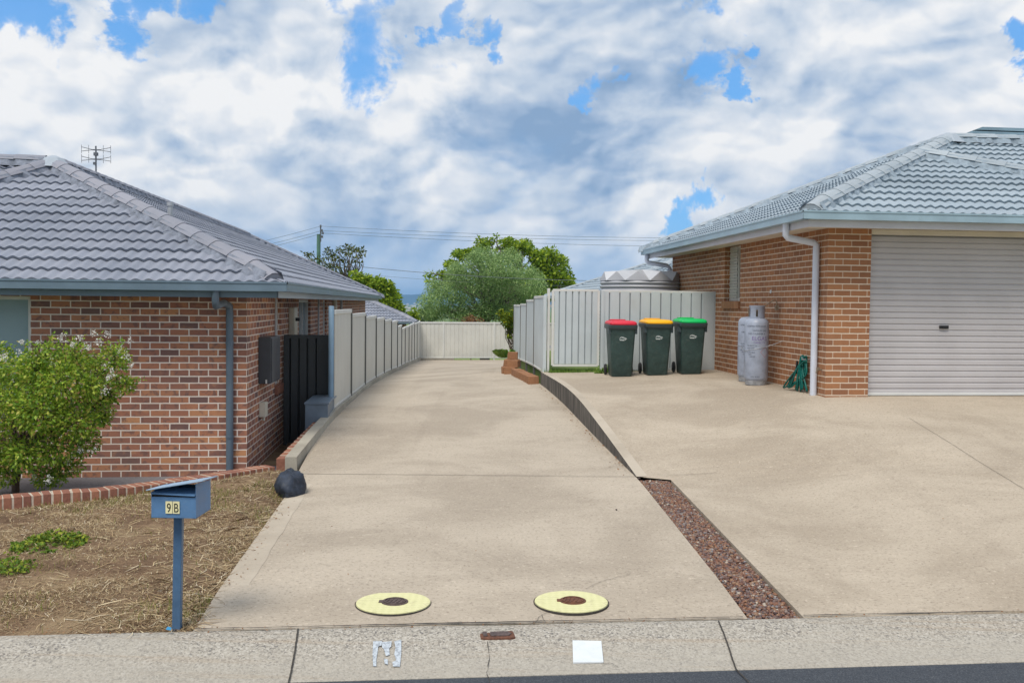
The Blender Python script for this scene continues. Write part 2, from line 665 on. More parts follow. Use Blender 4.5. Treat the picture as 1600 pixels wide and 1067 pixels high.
M['tile_left'] = tile_mat('slate_grey_roof_tile', (0.215, 0.238, 0.295), (0.28, 0.30, 0.36))
M['tile_right'] = tile_mat('pale_grey_roof_tile', (0.265, 0.325, 0.38), (0.325, 0.385, 0.44))
M['bed_left'] = paint('grey_ridge_mortar', (0.20, 0.222, 0.275), 0.9, 0.25, 12)
M['bed_right'] = paint('pale_ridge_mortar', (0.27, 0.33, 0.39), 0.9, 0.2, 12)
M['cap_left'] = tile_mat('mauve_grey_ridge_tile', (0.225, 0.238, 0.288), (0.285, 0.288, 0.335))
M['cap_right'] = tile_mat('light_ridge_tile', (0.31, 0.36, 0.405), (0.37, 0.415, 0.455))
M['gutter_left'] = paint('blue_grey_gutter_paint', (0.135, 0.195, 0.255), 0.35, 0.12, 2, spec=0.5)
M['pipe_left'] = paint('slate_downpipe_paint', (0.105, 0.145, 0.19), 0.4, 0.12, 2)
M['gutter_right'] = paint('pale_blue_gutter_paint', (0.29, 0.405, 0.48), 0.35, 0.12, 2, spec=0.5)
M['fascia_right'] = paint('off_white_fascia_paint', (0.60, 0.59, 0.63), 0.45, 0.06, 2)
M['fascia_left_side'] = paint('light_grey_fascia_paint', (0.36, 0.41, 0.47), 0.45, 0.06, 2)
M['soffit'] = paint('cream_soffit_sheet', (0.66, 0.61, 0.53), 0.7, 0.05, 2)
M['pipe_right'] = paint('lilac_white_downpipe_paint', (0.60, 0.64, 0.74), 0.4, 0.06, 2)
M['roller'] = paint('lilac_grey_roller_steel', (0.495, 0.475, 0.485), 0.45, 0.05, 1.5, spec=0.4)
M['cream_steel'] = paint('cream_grey_fence_steel', (0.60, 0.598, 0.555), 0.5, 0.05, 1.5, dirt=(0.36, 0.33, 0.27), dirtamt=0.18)
M['cream_rail'] = paint('cream_rail_steel', (0.64, 0.645, 0.62), 0.45, 0.05, 2)
M['blue_steel'] = paint('pale_blue_fence_steel', (0.52, 0.575, 0.60), 0.45, 0.05, 1.5, dirt=(0.36, 0.33, 0.27), dirtamt=0.15)
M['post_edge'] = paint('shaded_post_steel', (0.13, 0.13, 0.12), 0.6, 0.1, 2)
M['charcoal'] = paint('charcoal_steel', (0.028, 0.034, 0.040), 0.4, 0.2, 2, spec=0.5)
M['charcoal_box'] = paint('charcoal_box_paint', (0.060, 0.066, 0.080), 0.4, 0.15, 3)
M['blue_post'] = paint('blue_grey_post_paint', (0.185, 0.29, 0.40), 0.4, 0.1, 3)
M['blue_sheet'] = paint('blue_grey_sheet_metal', (0.14, 0.185, 0.24), 0.45, 0.15, 3)
M['mail_blue'] = paint('faded_blue_letterbox_paint', (0.095, 0.20, 0.37), 0.45, 0.10, 9, bump=.1, dirt=(0.22, 0.28, 0.36), dirtamt=0.3)
M['mail_post'] = paint('dark_blue_post_paint', (0.060, 0.125, 0.225), 0.45, 0.15, 9, dirt=(0.12, 0.14, 0.17))
M['mail_roof'] = paint('faded_pale_blue_plate', (0.30, 0.42, 0.56), 0.45, 0.12, 9, dirt=(0.35, 0.37, 0.38))
M['black'] = paint('black_plastic', (0.012, 0.012, 0.014), 0.5, 0.2, 5)
M['number_plate'] = paint('pale_yellow_plate', (0.78, 0.72, 0.42), 0.5, 0.05, 20)
M['bin_body'] = paint('dark_green_bin_plastic', (0.030, 0.060, 0.056), 0.5, 0.2, 7, spec=0.4, dirt=(0.12, 0.135, 0.12), dirtamt=0.5)
M['bin_rim'] = paint('grey_green_bin_rim', (0.045, 0.068, 0.075), 0.45, 0.1, 6, spec=0.45)
M['lid_red'] = paint('red_bin_lid', (0.62, 0.018, 0.045), 0.4, 0.08, 5)
M['lid_yellow'] = paint('yellow_bin_lid', (0.85, 0.43, 0.005), 0.4, 0.08, 5)
M['lid_green'] = paint('green_bin_lid', (0.0, 0.47, 0.11), 0.4, 0.08, 5)
M['white_mark'] = paint('white_print', (0.70, 0.76, 0.76), 0.6, 0.08, 30)
M['cylinder'] = paint('silver_grey_cylinder_paint', (0.33, 0.375, 0.475), 0.42, 0.12, 7, spec=0.5, dirt=(0.25, 0.20, 0.20), dirtamt=0.35)
M['cylinder_foot'] = paint('worn_cylinder_foot', (0.28, 0.29, 0.31), 0.6, 0.2, 12, dirt=(0.12, 0.09, 0.08), dirtamt=.5)
M['print_dark'] = paint('dark_print', (0.035, 0.035, 0.05), 0.6, 0.2, 60)
M['print_purple'] = paint('faded_purple_print', (0.19, 0.12, 0.32), 0.6, 0.2, 40)
M['print_pink'] = paint('faded_pink_print', (0.40, 0.23, 0.28), 0.6, 0.2, 40)
M['hose'] = paint('teal_hose_rubber', (0.0, 0.115, 0.095), 0.4, 0.2, 20)
M['brass'] = paint('weathered_brass', (0.22, 0.17, 0.12), 0.5, 0.2, 30, metal=0.3)
M['galv'] = paint('galvanised_steel', (0.42, 0.44, 0.47), 0.4, 0.12, 10, metal=0.3)
M['tank'] = paint('grey_tank_steel', (0.40, 0.405, 0.44), 0.42, 0.06, 2, spec=0.45)
M['tank_roof'] = paint('pale_tank_roof_steel', (0.50, 0.51, 0.54), 0.4, 0.06, 2)
M['cream_plastic'] = paint('cream_plastic', (0.62, 0.58, 0.48), 0.5, 0.06, 6)
M['alu'] = paint('white_aluminium_frame', (0.66, 0.67, 0.66), 0.4, 0.04, 4)
M['conduit'] = paint('grey_conduit', (0.42, 0.45, 0.48), 0.5, 0.06, 4)
M['blind'] = paint('blue_grey_blind', (0.27, 0.37, 0.41), 0.6, 0.06, 1.0)
M['mesh_screen'] = paint('cream_diamond_mesh', (0.60, 0.585, 0.54), 0.5, 0.05, 4)
M['cover_yellow'] = None
M['rust'] = paint('rusty_cast_iron', (0.125, 0.052, 0.030), 0.8, 0.4, 45, bump=.6, dirt=(0.22, 0.10, 0.05), dirtamt=.7)
M['rust_dark'] = paint('dark_cast_iron', (0.085, 0.062, 0.058), 0.75, 0.4, 45, bump=.6, dirt=(0.18, 0.12, 0.10), dirtamt=.6)
M['joint'] = paint('dark_joint_filler', (0.050, 0.045, 0.040), 0.95, 0.4, 40)
M['wood_green'] = paint('green_treated_pole', (0.095, 0.19, 0.155), 0.8, 0.2, 2)
M['wire'] = paint('grey_wire', (0.13, 0.15, 0.17), 0.6, 0.1, 2)
M['steel_dark'] = paint('weathered_steel', (0.12, 0.13, 0.15), 0.5, 0.2, 6)
M['bark'] = paint('brown_bark', (0.085, 0.058, 0.042), 0.9, 0.35, 12, bump=.6)
M['bark_grey'] = paint('grey_bark', (0.13, 0.11, 0.09), 0.9, 0.3, 6)
M['boulder'] = paint('blue_black_stone', (0.022, 0.030, 0.048), 0.6, 0.5, 9, bump=.8, dirt=(0.11, 0.125, 0.155), dirtamt=0.6)
M['town_white'] = paint('pale_render', (0.45, 0.44, 0.41), 0.8, 0.05, .1)
M['town_roof'] = paint('grey_town_roof', (0.34, 0.34, 0.35), 0.8, 0.1, .1)
M['hill'] = paint('forested_hill', (0.035, 0.055, 0.035), 0.95, 0.4, .004)


def glass_mat(name, tint, rough=0.08):
    m, nt, b = mat(name)
    co = nt.coords()
    col = nt.mix(nt.noise(co, 0.9, 2), mul(tint, 0.7), mul(tint, 1.3))
    finish(nt, b, col, rough, None, 0.9)
    return m


M['glass'] = glass_mat('window_glass', (0.09, 0.12, 0.13))
M['glass_pale'] = glass_mat('pale_window_glass', (0.22, 0.29, 0.34))


def cover_mat():
    m, nt, b = mat('yellow_chequer_cover')
    co = nt.coords('Object', (30, 30, 1), (0, 0, R(45)))
    ch = nt.node('ShaderNodeTexChecker')
    nt.l.new(co, ch.inputs[0])
    ch.inputs['Scale'].default_value = 1.0
    oc = nt.coords()
    col = nt.mix(nt.noise(oc, 7, 6, 0.6), (0.62, 0.60, 0.33), (0.72, 0.70, 0.41))
    col = nt.mix(nt.math('MULTIPLY', ch.outputs['Fac'], 0.22), col, (0.50, 0.50, 0.22))
    col = nt.mix(nt.maprange(nt.noise(oc, 12, 8, 0.75, .5), 0.50, 0.72, 0, 0.5), col, (0.40, 0.36, 0.22))
    finish(nt, b, col, 0.75, nt.bump(ch.outputs['Fac'], 0.4, 0.004), 0.3)
    return m


M['cover_yellow'] = cover_mat()


def island_mat(name, stops, rough=0.8, trans=0.0, spec=0.2, noise_var=None):
    """every small piece (leaf, pebble, straw) draws its own colour from the range"""
    m, nt, b = mat(name)
    g = nt.node('ShaderNodeNewGeometry')
    col = nt.ramp(g.outputs['Random Per Island'], stops)
    if noise_var:
        f = nt.noise(nt.coords(), noise_var, 3, 0.6)
        col = nt.mix(nt.maprange(f, 0.35, 0.65, 0.0, 0.5), col, mul(stops[0][1], 0.9))
    finish(nt, b, col, rough, None, spec)
    if trans:
        tr = nt.node('ShaderNodeBsdfTranslucent')
        nt.put(tr.inputs[0], col)
        mx = nt.node('ShaderNodeMixShader')
        mx.inputs[0].default_value = trans
        out = nt.n['Material Output']
        nt.l.new(b.outputs[0], mx.inputs[1])
        nt.l.new(tr.outputs[0], mx.inputs[2])
        nt.l.new(mx.outputs[0], out.inputs[0])
    return m


M['pebble'] = island_mat('river_pebbles', [(0.0, (0.075, 0.055, 0.058)), (0.2, (0.17, 0.085, 0.062)), (0.45, (0.25, 0.125, 0.075)), (0.6, (0.115, 0.095, 0.105)), (0.8, (0.31, 0.185, 0.11)), (0.93, (0.19, 0.19, 0.205)), (1.0, (0.46, 0.39, 0.31))], 0.6)
M['straw'] = island_mat('dry_straw', [(0.0, (0.15, 0.095, 0.058)), (0.35, (0.30, 0.205, 0.115)), (0.7, (0.46, 0.35, 0.20)), (0.93, (0.62, 0.52, 0.34)), (1.0, (0.74, 0.66, 0.52))], 0.8)
M['lawn_green'] = island_mat('lawn_blades', [(0.0, (0.09, 0.12, 0.02)), (0.5, (0.17, 0.20, 0.035)), (1.0, (0.32, 0.29, 0.09))], 0.7, 0.25)
M['weed'] = island_mat('weed_leaves', [(0.0, (0.075, 0.15, 0.022)), (0.5, (0.15, 0.25, 0.03)), (1.0, (0.33, 0.36, 0.04))], 0.6, 0.3)
M['myrtle'] = island_mat('myrtle_leaves', [(0.0, (0.10, 0.20, 0.024)), (0.35, (0.19, 0.33, 0.032)), (0.7, (0.35, 0.48, 0.05)), (0.93, (0.52, 0.56, 0.09)), (1.0, (0.44, 0.31, 0.10))], 0.5, 0.35, 0.3)
M['blossom'] = island_mat('white_blossom', [(0.0, (0.66, 0.64, 0.58)), (1.0, (0.86, 0.85, 0.82))], 0.7, 0.3)
M['pepper'] = island_mat('pepper_tree_leaves', [(0.0, (0.15, 0.255, 0.09)), (0.5, (0.29, 0.43, 0.165)), (1.0, (0.46, 0.58, 0.26))], 0.7, 0.42, 0.15)
M['bright_tree'] = island_mat('bright_tree_leaves', [(0.0, (0.10, 0.19, 0.018)), (0.5, (0.24, 0.36, 0.03)), (1.0, (0.44, 0.54, 0.05))], 0.6, 0.42, 0.2)
M['olive_tree'] = island_mat('olive_tree_leaves', [(0.0, (0.035, 0.052, 0.020)), (0.5, (0.085, 0.115, 0.030)), (1.0, (0.19, 0.20, 0.045))], 0.7, 0.25, 0.15)
M['far_tree'] = island_mat('far_tree_leaves', [(0.0, (0.025, 0.045, 0.020)), (1.0, (0.075, 0.11, 0.04))], 0.8, 0.2, 0.1)
M['bush'] = island_mat('bush_leaves', [(0.0, (0.05, 0.11, 0.015)), (0.5, (0.14, 0.22, 0.02)), (1.0, (0.42, 0.44, 0.03))], 0.5, 0.35, 0.3)
M['strap_leaf'] = island_mat('strappy_leaves', [(0.0, (0.10, 0.22, 0.03)), (1.0, (0.30, 0.44, 0.09))], 0.5, 0.3, 0.3)
M['dead_leaf'] = island_mat('rusty_dry_leaves', [(0.0, (0.20, 0.10, 0.05)), (1.0, (0.34, 0.19, 0.10))], 0.8, 0.2, 0.1)


def block_mat(name, c1, c2):
    m, nt, b = mat(name)
    g = nt.node('ShaderNodeNewGeometry')
    co = nt.coords()
    col = nt.mix(g.outputs['Random Per Island'], c1, c2)
    f = nt.noise(co, 30, 6, 0.75)
    col = nt.mix(0.6, col, nt.ramp(f, [(0.3, 0.3), (0.7, 0.66)]), 'OVERLAY')
    col = nt.mix(nt.maprange(nt.noise(co, 6, 5, .7), .5, .75, 0, .4), col, mul(c1, 0.6))
    finish(nt, b, col, 0.9, nt.bump(f, 0.6, 0.008), 0.2)
    return m


M['edging'] = block_mat('red_edging_brick', (0.235, 0.105, 0.078), (0.36, 0.165, 0.105))
M['edging_mortar'] = paint('pale_edging_mortar', (0.52, 0.45, 0.37), 0.9, 0.15, 20)
M['block'] = block_mat('orange_garden_block', (0.27, 0.135, 0.072), (0.36, 0.185, 0.10))

# ------------------------------------------------------------------ the lie of the land
KERB_Y = lambda x: K * (4.2206 + 0.0702 * x)                      # back of the kerb, z = 0
KDIR = Vector((1, 0.0702 * K, 0)).normalized()
KN = Vector((-KDIR.y, KDIR.x, 0))                           # away from the road

DRL = [(-1.915, 4.086, 0.0), (-1.985, 4.62, 0.03), (-2.40, 7.75, 0.02), (-2.54, 8.10, 0.04), (-2.62, 9.2, 0.13), (-2.70, 10.6, 0.20), (-2.90, 13.7, 0.24), (-3.12, 17.0, 0.12), (-3.31, 20.0, -0.03), (-3.70, 25.0, -0.29), (-4.15, 31.0, -0.62)]
DRR = [(1.53, 4.327, 0.0), (1.505, 4.86, 0.035), (1.387, 7.4, 0.115), (1.10, 9.6, 0.24), (0.82, 11.6, 0.38), (0.54, 12.85, 0.50), (0.16, 16.0, 0.47), (-0.1, 20.0, 0.16), (1.2, 25.0, -0.20), (1.2, 31.0, -0.55)]
DRL = [(x, y * K, z + (.05 if 9 < y < 26 else 0)) for x, y, z in DRL]
DRR = [(x, y * K, z) for x, y, z in DRR]


def edge(E, y):
    ys = [e[1] for e in E]
    return Vector((interp(y, ys, [e[0] for e in E]), y, interp(y, ys, [e[2] for e in E])))


def smooth_edge(E, y, k=1.3):
    a = Vector((0, 0, 0))
    for o in (-k, -k / 2, 0, k / 2, k):
        yy = min(max(y + o, E[0][1]), E[-1][1])
        a += edge(E, yy)
    a /= 5
    a.y = y
    return a


def drive_row(t):
    """cross line of the driveway: t runs 0..1 from kerb to end fence"""
    yl, yr = lerp(DRL[0][1], 31.0 * K, t), lerp(DRR[0][1], 31.0 * K, t)
    a = edge(DRL, yl) if yl < 5.9 * K else smooth_edge(DRL, yl)
    b = edge(DRR, yr) if yr < 5.9 * K else smooth_edge(DRR, yr, 0.7)
    return a, b


def drive_z(x, y):
    t = (y / K - 4.2) / (31 - 4.2)
    a, b = drive_row(min(max(t, 0), 1))
    k = (x - a.x) / (b.x - a.x)
    return lerp(a.z, b.z, min(max(k, 0), 1))


# driveway: one slab with a thickness, an expansion joint and a smooth trowelled band along its left side
mb = MB()
NR, NC = 150, 14
rows = []
for i in range(NR + 1):
    t = (i / NR) ** 1.4
    a, b = drive_row(t)
    rows.append([a.lerp(b, j / NC) + Vector((0, 0, 0.001 * fbm(a.x + j * .3, a.y, .5, 3))) for j in range(NC + 1)])
for i in range(NR):
    for j in range(NC):
        if j == 0 and False: continue
        mb.quad(rows[i][j], rows[i][j + 1], rows[i + 1][j + 1], rows[i + 1][j])
for i in range(NR):
    for (q, s_) in ((rows[i][0], rows[i + 1][0]),):
        mb.quad(s_, q, q - Vector((0, 0, .3)), s_ - Vector((0, 0, .3)))
    q, s_ = rows[i][NC], rows[i + 1][NC]
    mb.quad(q, s_, s_ - Vector((0, 0, .4)), q - Vector((0, 0, .4)))
me = mb.build('driveway', M['concrete'], smooth=True, auto=30)
tag(me, 'long pale concrete driveway running back between the two houses', 'driveway', kind='structure')


def strip_on(mbx, pts, wd, zoff, zf):
    """thin ribbon lying on a surface zf(x, y)"""
    pts = [Vector(p) for p in pts]
    L, Rr = [], []
    for i, p in enumerate(pts):
        t = (pts[min(i + 1, len(pts) - 1)] - pts[max(i - 1, 0)])
        t.z = 0
        t.normalize()
        n = Vector((-t.y, t.x, 0))
        ww = wd if not callable(wd) else wd(i)
        for lst, sg in ((L, 1), (Rr, -1)):
            q = p + n * ww * sg / 2
            lst.append(Vector((q.x, q.y, zf(q.x, q.y) + zoff)))
    for i in range(len(pts) - 1):
        mbx.quad(Rr[i], Rr[i + 1], L[i + 1], L[i])


# trowelled edge band, left side of the drive up to the joint
mb = MB()
pts = []
for i in range(121):
    y = lerp(4.16, 7.9, i / 120) * K
    e = edge(DRL, y)
    pts.append((e.x + 0.10, y, 0))
strip_on(mb, pts, lambda i: .185 + .010 * math.sin(i * .26) + .006 * math.sin(i * .62), 0.0022, drive_z)
tag(mb.build('driveway_edge_band', M['concrete_trim']), 'smooth trowelled band along the left edge of the driveway', 'driveway edge', kind='structure')
# expansion joint across the drive
mb = MB()
ja, jb = Vector((-2.42, 7.72 * K, 0)), Vector((1.37, 7.42 * K, 0))
strip_on(mb, [ja.lerp(jb, i / 30) + Vector((0, .004 * math.sin(i * 1.7), 0)) for i in range(31)], 0.009, 0.006, drive_z)
for pp in (((915, 922), (940, 912), (962, 906), (985, 902)), ((828, 972), (838, 966), (846, 958), (858, 955)), ((846, 958), (852, 967))):
    ps = [atz(x, y, .02) for x, y in pp]
    ps = [ps[k].lerp(ps[k + 1], t / 6) + Vector((random.uniform(-.004, .004), random.uniform(-.008, .008), 0)) for k in range(len(ps) - 1) for t in range(6)] + [ps[-1]]
    strip_on(mb, [tuple(q) for q in ps], .0028, 0.005, drive_z)
tag(mb.build('driveway_joint', M['joint']), 'dark expansion joint line across the driveway', 'joint', kind='structure')

# right-hand parking pad
PADL = [(1.90, 4.353, 0.0), (1.735, 7.4, 0.115), (1.43, 7.42, 0.12), (1.40, 7.75, 0.17)]
WALLTOP = [(1.387, 7.4, 0.12), (1.266, 8.28, 0.283), (1.16, 9.1, 0.42), (1.01, 10.25, 0.594), (0.86, 11.4, 0.655), (0.56, 12.85, 0.71)]
WALLTOP = [(x, y * K, z) for x, y, z in WALLTOP]
HR = Vector((4.36, 9.47 * K, 0.77))                              # front corner of the right house wall


def pad_left(y):
    if y <= 7.4:
        return lerp(1.90, 1.735, (y - 4.353) / (7.4 - 4.353)), lerp(0, 0.115, max(0, (y - 4.353)) / (7.4 - 4.353))
    e = edge(WALLTOP, min(y, 12.85) * K)
    return e.x, e.z


def pad_z(x, y):
    xl, zl = pad_left(y)
    # profile in front of the garage: a ramp from the kerb to the slab
    yy = y - (x - 4.4) * 0.10
    zr = interp(yy, [4.35, 5.0, 6.5, 8.0, 9.3, 9.9, 14], [0.0, 0.09, 0.315, 0.545, 0.745, 0.77, 0.775])
    k = min(max((x - xl) / 3.6, 0), 1)
    k = k * k * (3 - 2 * k)
    return lerp(zl, zr, k)


def pad_zs(x, y):
    return sum(pad_z(x, max(4.353 if x > 1.7 else 4.353, y + o)) for o in (-.2, -.1, 0, .1, .2)) / 5 if y > 4.7 else pad_z(x, y)


mb = MB()
ys = [4.3535 + i * 0.075 for i in range(int((12.9 - 4.36) / 0.075) + 1)]
xs_n = 60
grid = []
for i, y in enumerate(ys):
    xl, zl = pad_left(y)
    row = []
    for j in range(xs_n + 1):
        k = (j / xs_n) ** 1.3
        x = lerp(xl, 10.5, k)
        yy = y + (x - 1.9) * 0.0702 * max(0, 1 - (y - 4.36) / 4)
        if y > 9.4: yy = y + (x - .6) * 0.1228 / K * min(1, (y - 9.4) / 3)
        zz_ = pad_z(x, y) if j == 0 else pad_zs(x, yy)
        row.append(Vector((x, yy * K, zz_ + 0.001 * fbm(x, yy, .6, 3))))
    grid.append(row)
for i in range(len(ys) - 1):
    for j in range(xs_n):
        mb.quad(grid[i][j], grid[i][j + 1], grid[i + 1][j + 1], grid[i + 1][j])
for i in range(len(ys) - 1):
    if ys[i + 1] < 7.4:
        q, s_ = grid[i][0], grid[i + 1][0]
        mb.quad(s_, q, q - UP * .3, s_ - UP * .3)
for j in range(xs_n):
    q, s_ = grid[0][j], grid[0][j + 1]
    mb.quad(q - UP * .2, s_ - UP * .2, s_, q)
tag(mb.build('parking_pad', M['concrete_pad'], smooth=True, auto=40), 'sloping concrete apron rising from the kerb to the garage and bins', 'driveway apron', kind='structure')


def padf(x, y): return pad_zs(x, y / K)


mb = MB()
strip_on(mb, [(lerp(1.73, 2.25, i / 14), lerp(7.43, 7.42, i / 14) * K, 0) for i in range(15)], 0.006, 0.012, padf)
strip_on(mb, [tuple(atz(lerp(1420, 1640, i / 20), lerp(678, 757, i / 20), .42).xy) + (0,) for i in range(21)], 0.004, 0.006, padf)
tag(mb.build('parking_pad_joint', M['joint']), 'saw cut joint lines across the concrete apron', 'joint', kind='structure')

# low retaining wall between drive and pad
mb = MB()
top = [Vector(p) for p in WALLTOP]
fine = []
for i in range(41):
    y = lerp(7.4, 12.85, i / 40) * K
    fine.append(smooth_edge(WALLTOP, y, 0.7) if 7.9 < y / K < 12.4 else edge(WALLTOP, y))
o_loc = Vector((1.0, 10.0 * K, 0.25))
for i in range(40):
    a, b = fine[i], fine[i + 1]
    la, lb = a - Vector((.012, 0, 0)), b - Vector((.012, 0, 0))
    a1, b1 = la + UP * .012, lb + UP * .012
    mb.quad(Vector((la.x, la.y, -.2)), a1, b1, Vector((lb.x, lb.y, -.2)))
mb.quad(Vector((.548, 12.85 * K, -.1)), Vector((.548, 12.85 * K, .722)), Vector((.70, 12.87 * K, .722)), Vector((.70, 12.87 * K, -.1)))
wl = mb.build('retaining_wall', M['stained'], loc=o_loc)
tag(wl, 'low concrete retaining wall with black mould streaks beside the driveway', 'retaining wall')
mb = MB()
for i in range(40):
    a, b = fine[i], fine[i + 1]
    wa = 0.11
    a0, b0 = a + Vector((-.012, 0, .012)), b + Vector((-.012, 0, .012))
    a2, b2 = a + Vector((wa, .02, .012)), b + Vector((wa, .02, .012))
    a2.z = max(a2.z, padf(a2.x, a2.y) + .004)
    b2.z = max(b2.z, padf(b2.x, b2.y) + .004)
    mb.quad(a0, a2, b2, b0)
mb.build('coping', M['concrete_trim'], wl)
wl_c = [c for c in wl.children][0]

# pebble strip
mb = MB()
pa = [Vector((1.53, 4.33 * K, -.035)), Vector((1.90, 4.355 * K, -.035)), Vector((1.735, 7.41 * K, .07)), Vector((1.387, 7.41 * K, .07))]
mb.quad(*pa)
bed = mb.build('pebble_bed', M['soil'])
tag(bed, 'soil bed below the pebble strip', 'pebble bed', kind='structure')
ico_v, ico_f = [], []
ph = (1 + 5 ** .5) / 2
ico_v = np.array([(-1, ph, 0), (1, ph, 0), (-1, -ph, 0), (1, -ph, 0), (0, -1, ph), (0, 1, ph), (0, -1, -ph), (0, 1, -ph), (ph, 0, -1), (ph, 0, 1), (-ph, 0, -1), (-ph, 0, 1)]) / math.sqrt(1 + ph * ph)
ico_f = [(0, 11, 5), (0, 5, 1), (0, 1, 7), (0, 7, 10), (0, 10, 11), (1, 5, 9), (5, 11, 4), (11, 10, 2), (10, 7, 6), (7, 1, 8), (3, 9, 4), (3, 4, 2), (3, 2, 6), (3, 6, 8), (3, 8, 9), (4, 9, 5), (2, 4, 11), (6, 2, 10), (8, 6, 7), (9, 8, 1)]


def pebble_mesh(name, centres, sizes, m):
    N = len(centres)
    allv = np.zeros((N, 12, 3))
    for i in range(N):
        s_ = sizes[i] * rng.uniform(0.7, 1.25, 3)
        s_[2] *= 0.72
        v = ico_v * s_ * rng.uniform(.88, 1.12, (12, 1))
        q = rng.uniform(0, 2 * PI)
        cq, sq = math.cos(q), math.sin(q)
        v = np.stack([v[:, 0] * cq - v[:, 1] * sq, v[:, 0] * sq + v[:, 1] * cq, v[:, 2]], 1)
        allv[i] = v + centres[i]
    fs = (np.array(ico_f)[None] + 12 * np.arange(N)[:, None, None]).reshape(-1, 3)
    me = bpy.data.meshes.new(name)
    me.from_pydata(allv.reshape(-1, 3).tolist(), [], fs.tolist())
    for p in me.polygons: p.use_smooth = True
    return link_mesh(name, me, m)


cen, siz = [], []
for _ in range(10500):
    v = random.random()
    u = random.random()
    y = lerp(4.345, 7.395, v)
    xl, xr = lerp(1.535, 1.392, v), lerp(1.893, 1.73, v)
    sz = random.uniform(.007, .0165)
    x = lerp(xl + sz, xr - sz, u)
    z = lerp(-.035, .07, v) + random.uniform(0.004, .026)
    cen.append((x, y * K, z))
    siz.append(sz)
pb = pebble_mesh('pebbles', cen, siz, M['pebble'])
tag(pb, 'strip of reddish brown river pebbles between driveway and apron', 'pebbles', kind='stuff')

# kerb: rolled layback, drawn as one long extrusion with two open joints
prof = [(0.03, -.30), (0.0, -.002), (-.06, .004), (-.16, .0), (-.30, -.018), (-.44, -.040), (-.56, -.055), (-.69, -.062), (-.705, -.064), (-.71, -.2)]
mb = MB()
for seg in range(-24, 26):
    for k in range(len(prof) - 1):
        pts = []
        for (u, pz) in ((seg, k), (seg + 1, k), (seg + 1, k + 1), (seg, k + 1)):
            q = Vector((0, 4.2206 * K, 0)) + KDIR * u * .5 + KN * prof[pz][0]
            q.z = prof[pz][1] + 0.004 * fbm(q.x, q.y, 1.2, 3) - (0.012 * max(0, abs(u * .5) - 3) if False else 0)
            pts.append(q)
        mb.quad(pts[3], pts[2], pts[1], pts[0])
tag(mb.build('kerb', M['kerb'], smooth=True, auto=50), 'rolled concrete kerb with worn pebbly surface along the street', 'kerb', kind='structure')


def kerb_z(x, y):
    d = (Vector((x, y, 0)) - Vector((0, 4.2206 * K, 0))).dot(KN)
    us = sorted(prof, key=lambda p: p[0])
    return interp(d, [p[0] for p in us if p[1] > -.1], [p[1] for p in us if p[1] > -.1]) + 0.004 * fbm(x, y, 1.2, 3)


mb = MB()
def kp(px0, py0): return atz(px0, py0, -.02)
def crackline(pp, wd, jitter, n=14):
    out = []
    for i in range(len(pp) - 1):
        a, b = kp(*pp[i]), kp(*pp[i + 1])
        for j in range(n):
            q = a.lerp(b, j / n)
            out.append((q.x + random.uniform(-jitter, jitter), q.y, 0))
    q = kp(*pp[-1])
    out.append((q.x, q.y, 0))
    strip_on(mb, out, wd, .008, kerb_z)
crackline([(466, 988), (462, 1012), (455, 1040), (447, 1072)], .010, .001)
crackline([(1122, 976), (1140, 1010), (1150, 1034), (1172, 1056)], .010, .001)
crackline([(762, 1004), (765, 1022), (761, 1040), (767, 1066)], lambda i: .003 + .002 * math.sin(i), .003, 6)
crackline([(942, 1029), (955, 1028), (966, 1033)], .003, .002, 5)
tag(mb.build('kerb_joint', M['joint']), 'open joints and cracks across the kerb', 'joint', kind='structure')
# dirt-filled gap between kerb and slabs
mb = MB()
def gapline(x0, x1, wf):
    n = 60
    strip_on(mb, [(lerp(x0, x1, i / n), KERB_Y(lerp(x0, x1, i / n)) + .012 + .006 * fbm(i * .3, 0, 1, 3), 0) for i in range(n + 1)], wf, .009, lambda x, y: .003)
gapline(-1.9, 1.5, lambda i: .010 + .014 * max(0, 1 - abs(i - 28) / 16) + .004 * math.sin(i * 2.1))
gapline(1.9, 9.0, lambda i: .012 + .005 * math.sin(i * 1.3))
tag(mb.build('kerb_gap', M['joint']), 'dirt filled gap between kerb and driveway slab', 'joint', kind='structure')

# road
mb = MB()
r0 = Vector((0, 4.2206 * K, 0)) - KN * .698
for i in range(-30, 30):
    a = r0 + KDIR * i * 2 + UP * (-.067)
    b = r0 + KDIR * (i + 1) * 2 + UP * (-.067)
    c, d = b - KN * 7, a - KN * 7
    mb.quad(d, c, b, a)
tag(mb.build('road', M['asphalt']), 'dark asphalt street in front of the kerb', 'road', kind='structure')


# the ground: one sheet reaching the horizon, falling into the valley
def ground_z(x, y):
    y = y / K
    if y < 20: z = -.62
    else: z = interp(y, [20, 31, 40, 60, 120, 260, 420, 900, 20000], [-.62, -1.1, -1.9, -3.0, -6.0, -10.5, -13, -14, -14])
    return z


mb = MB()
gx = [-9000, -4000, -1500, -500, -200, -90, -50, -30, -20, -12, -6, 0, 6, 12, 20, 30, 50, 90, 200, 500, 1500, 4000, 9000]
gy = [-400, -60, -8] + [q * K for q in (3.9, 8, 14, 20, 25, 31, 40, 60, 90, 120, 180, 260, 420, 900, 2000, 5000, 9500)]
gv = [[Vector((x, y, ground_z(x, y))) for x in gx] for y in gy]
for i in range(len(gy) - 1):
    for j in range(len(gx) - 1):
        mb.quad(gv[i][j], gv[i][j + 1], gv[i + 1][j + 1], gv[i + 1][j])
tag(mb.build('ground', M['ground'], smooth=True), 'ground falling away into the valley', 'ground', kind='structure')

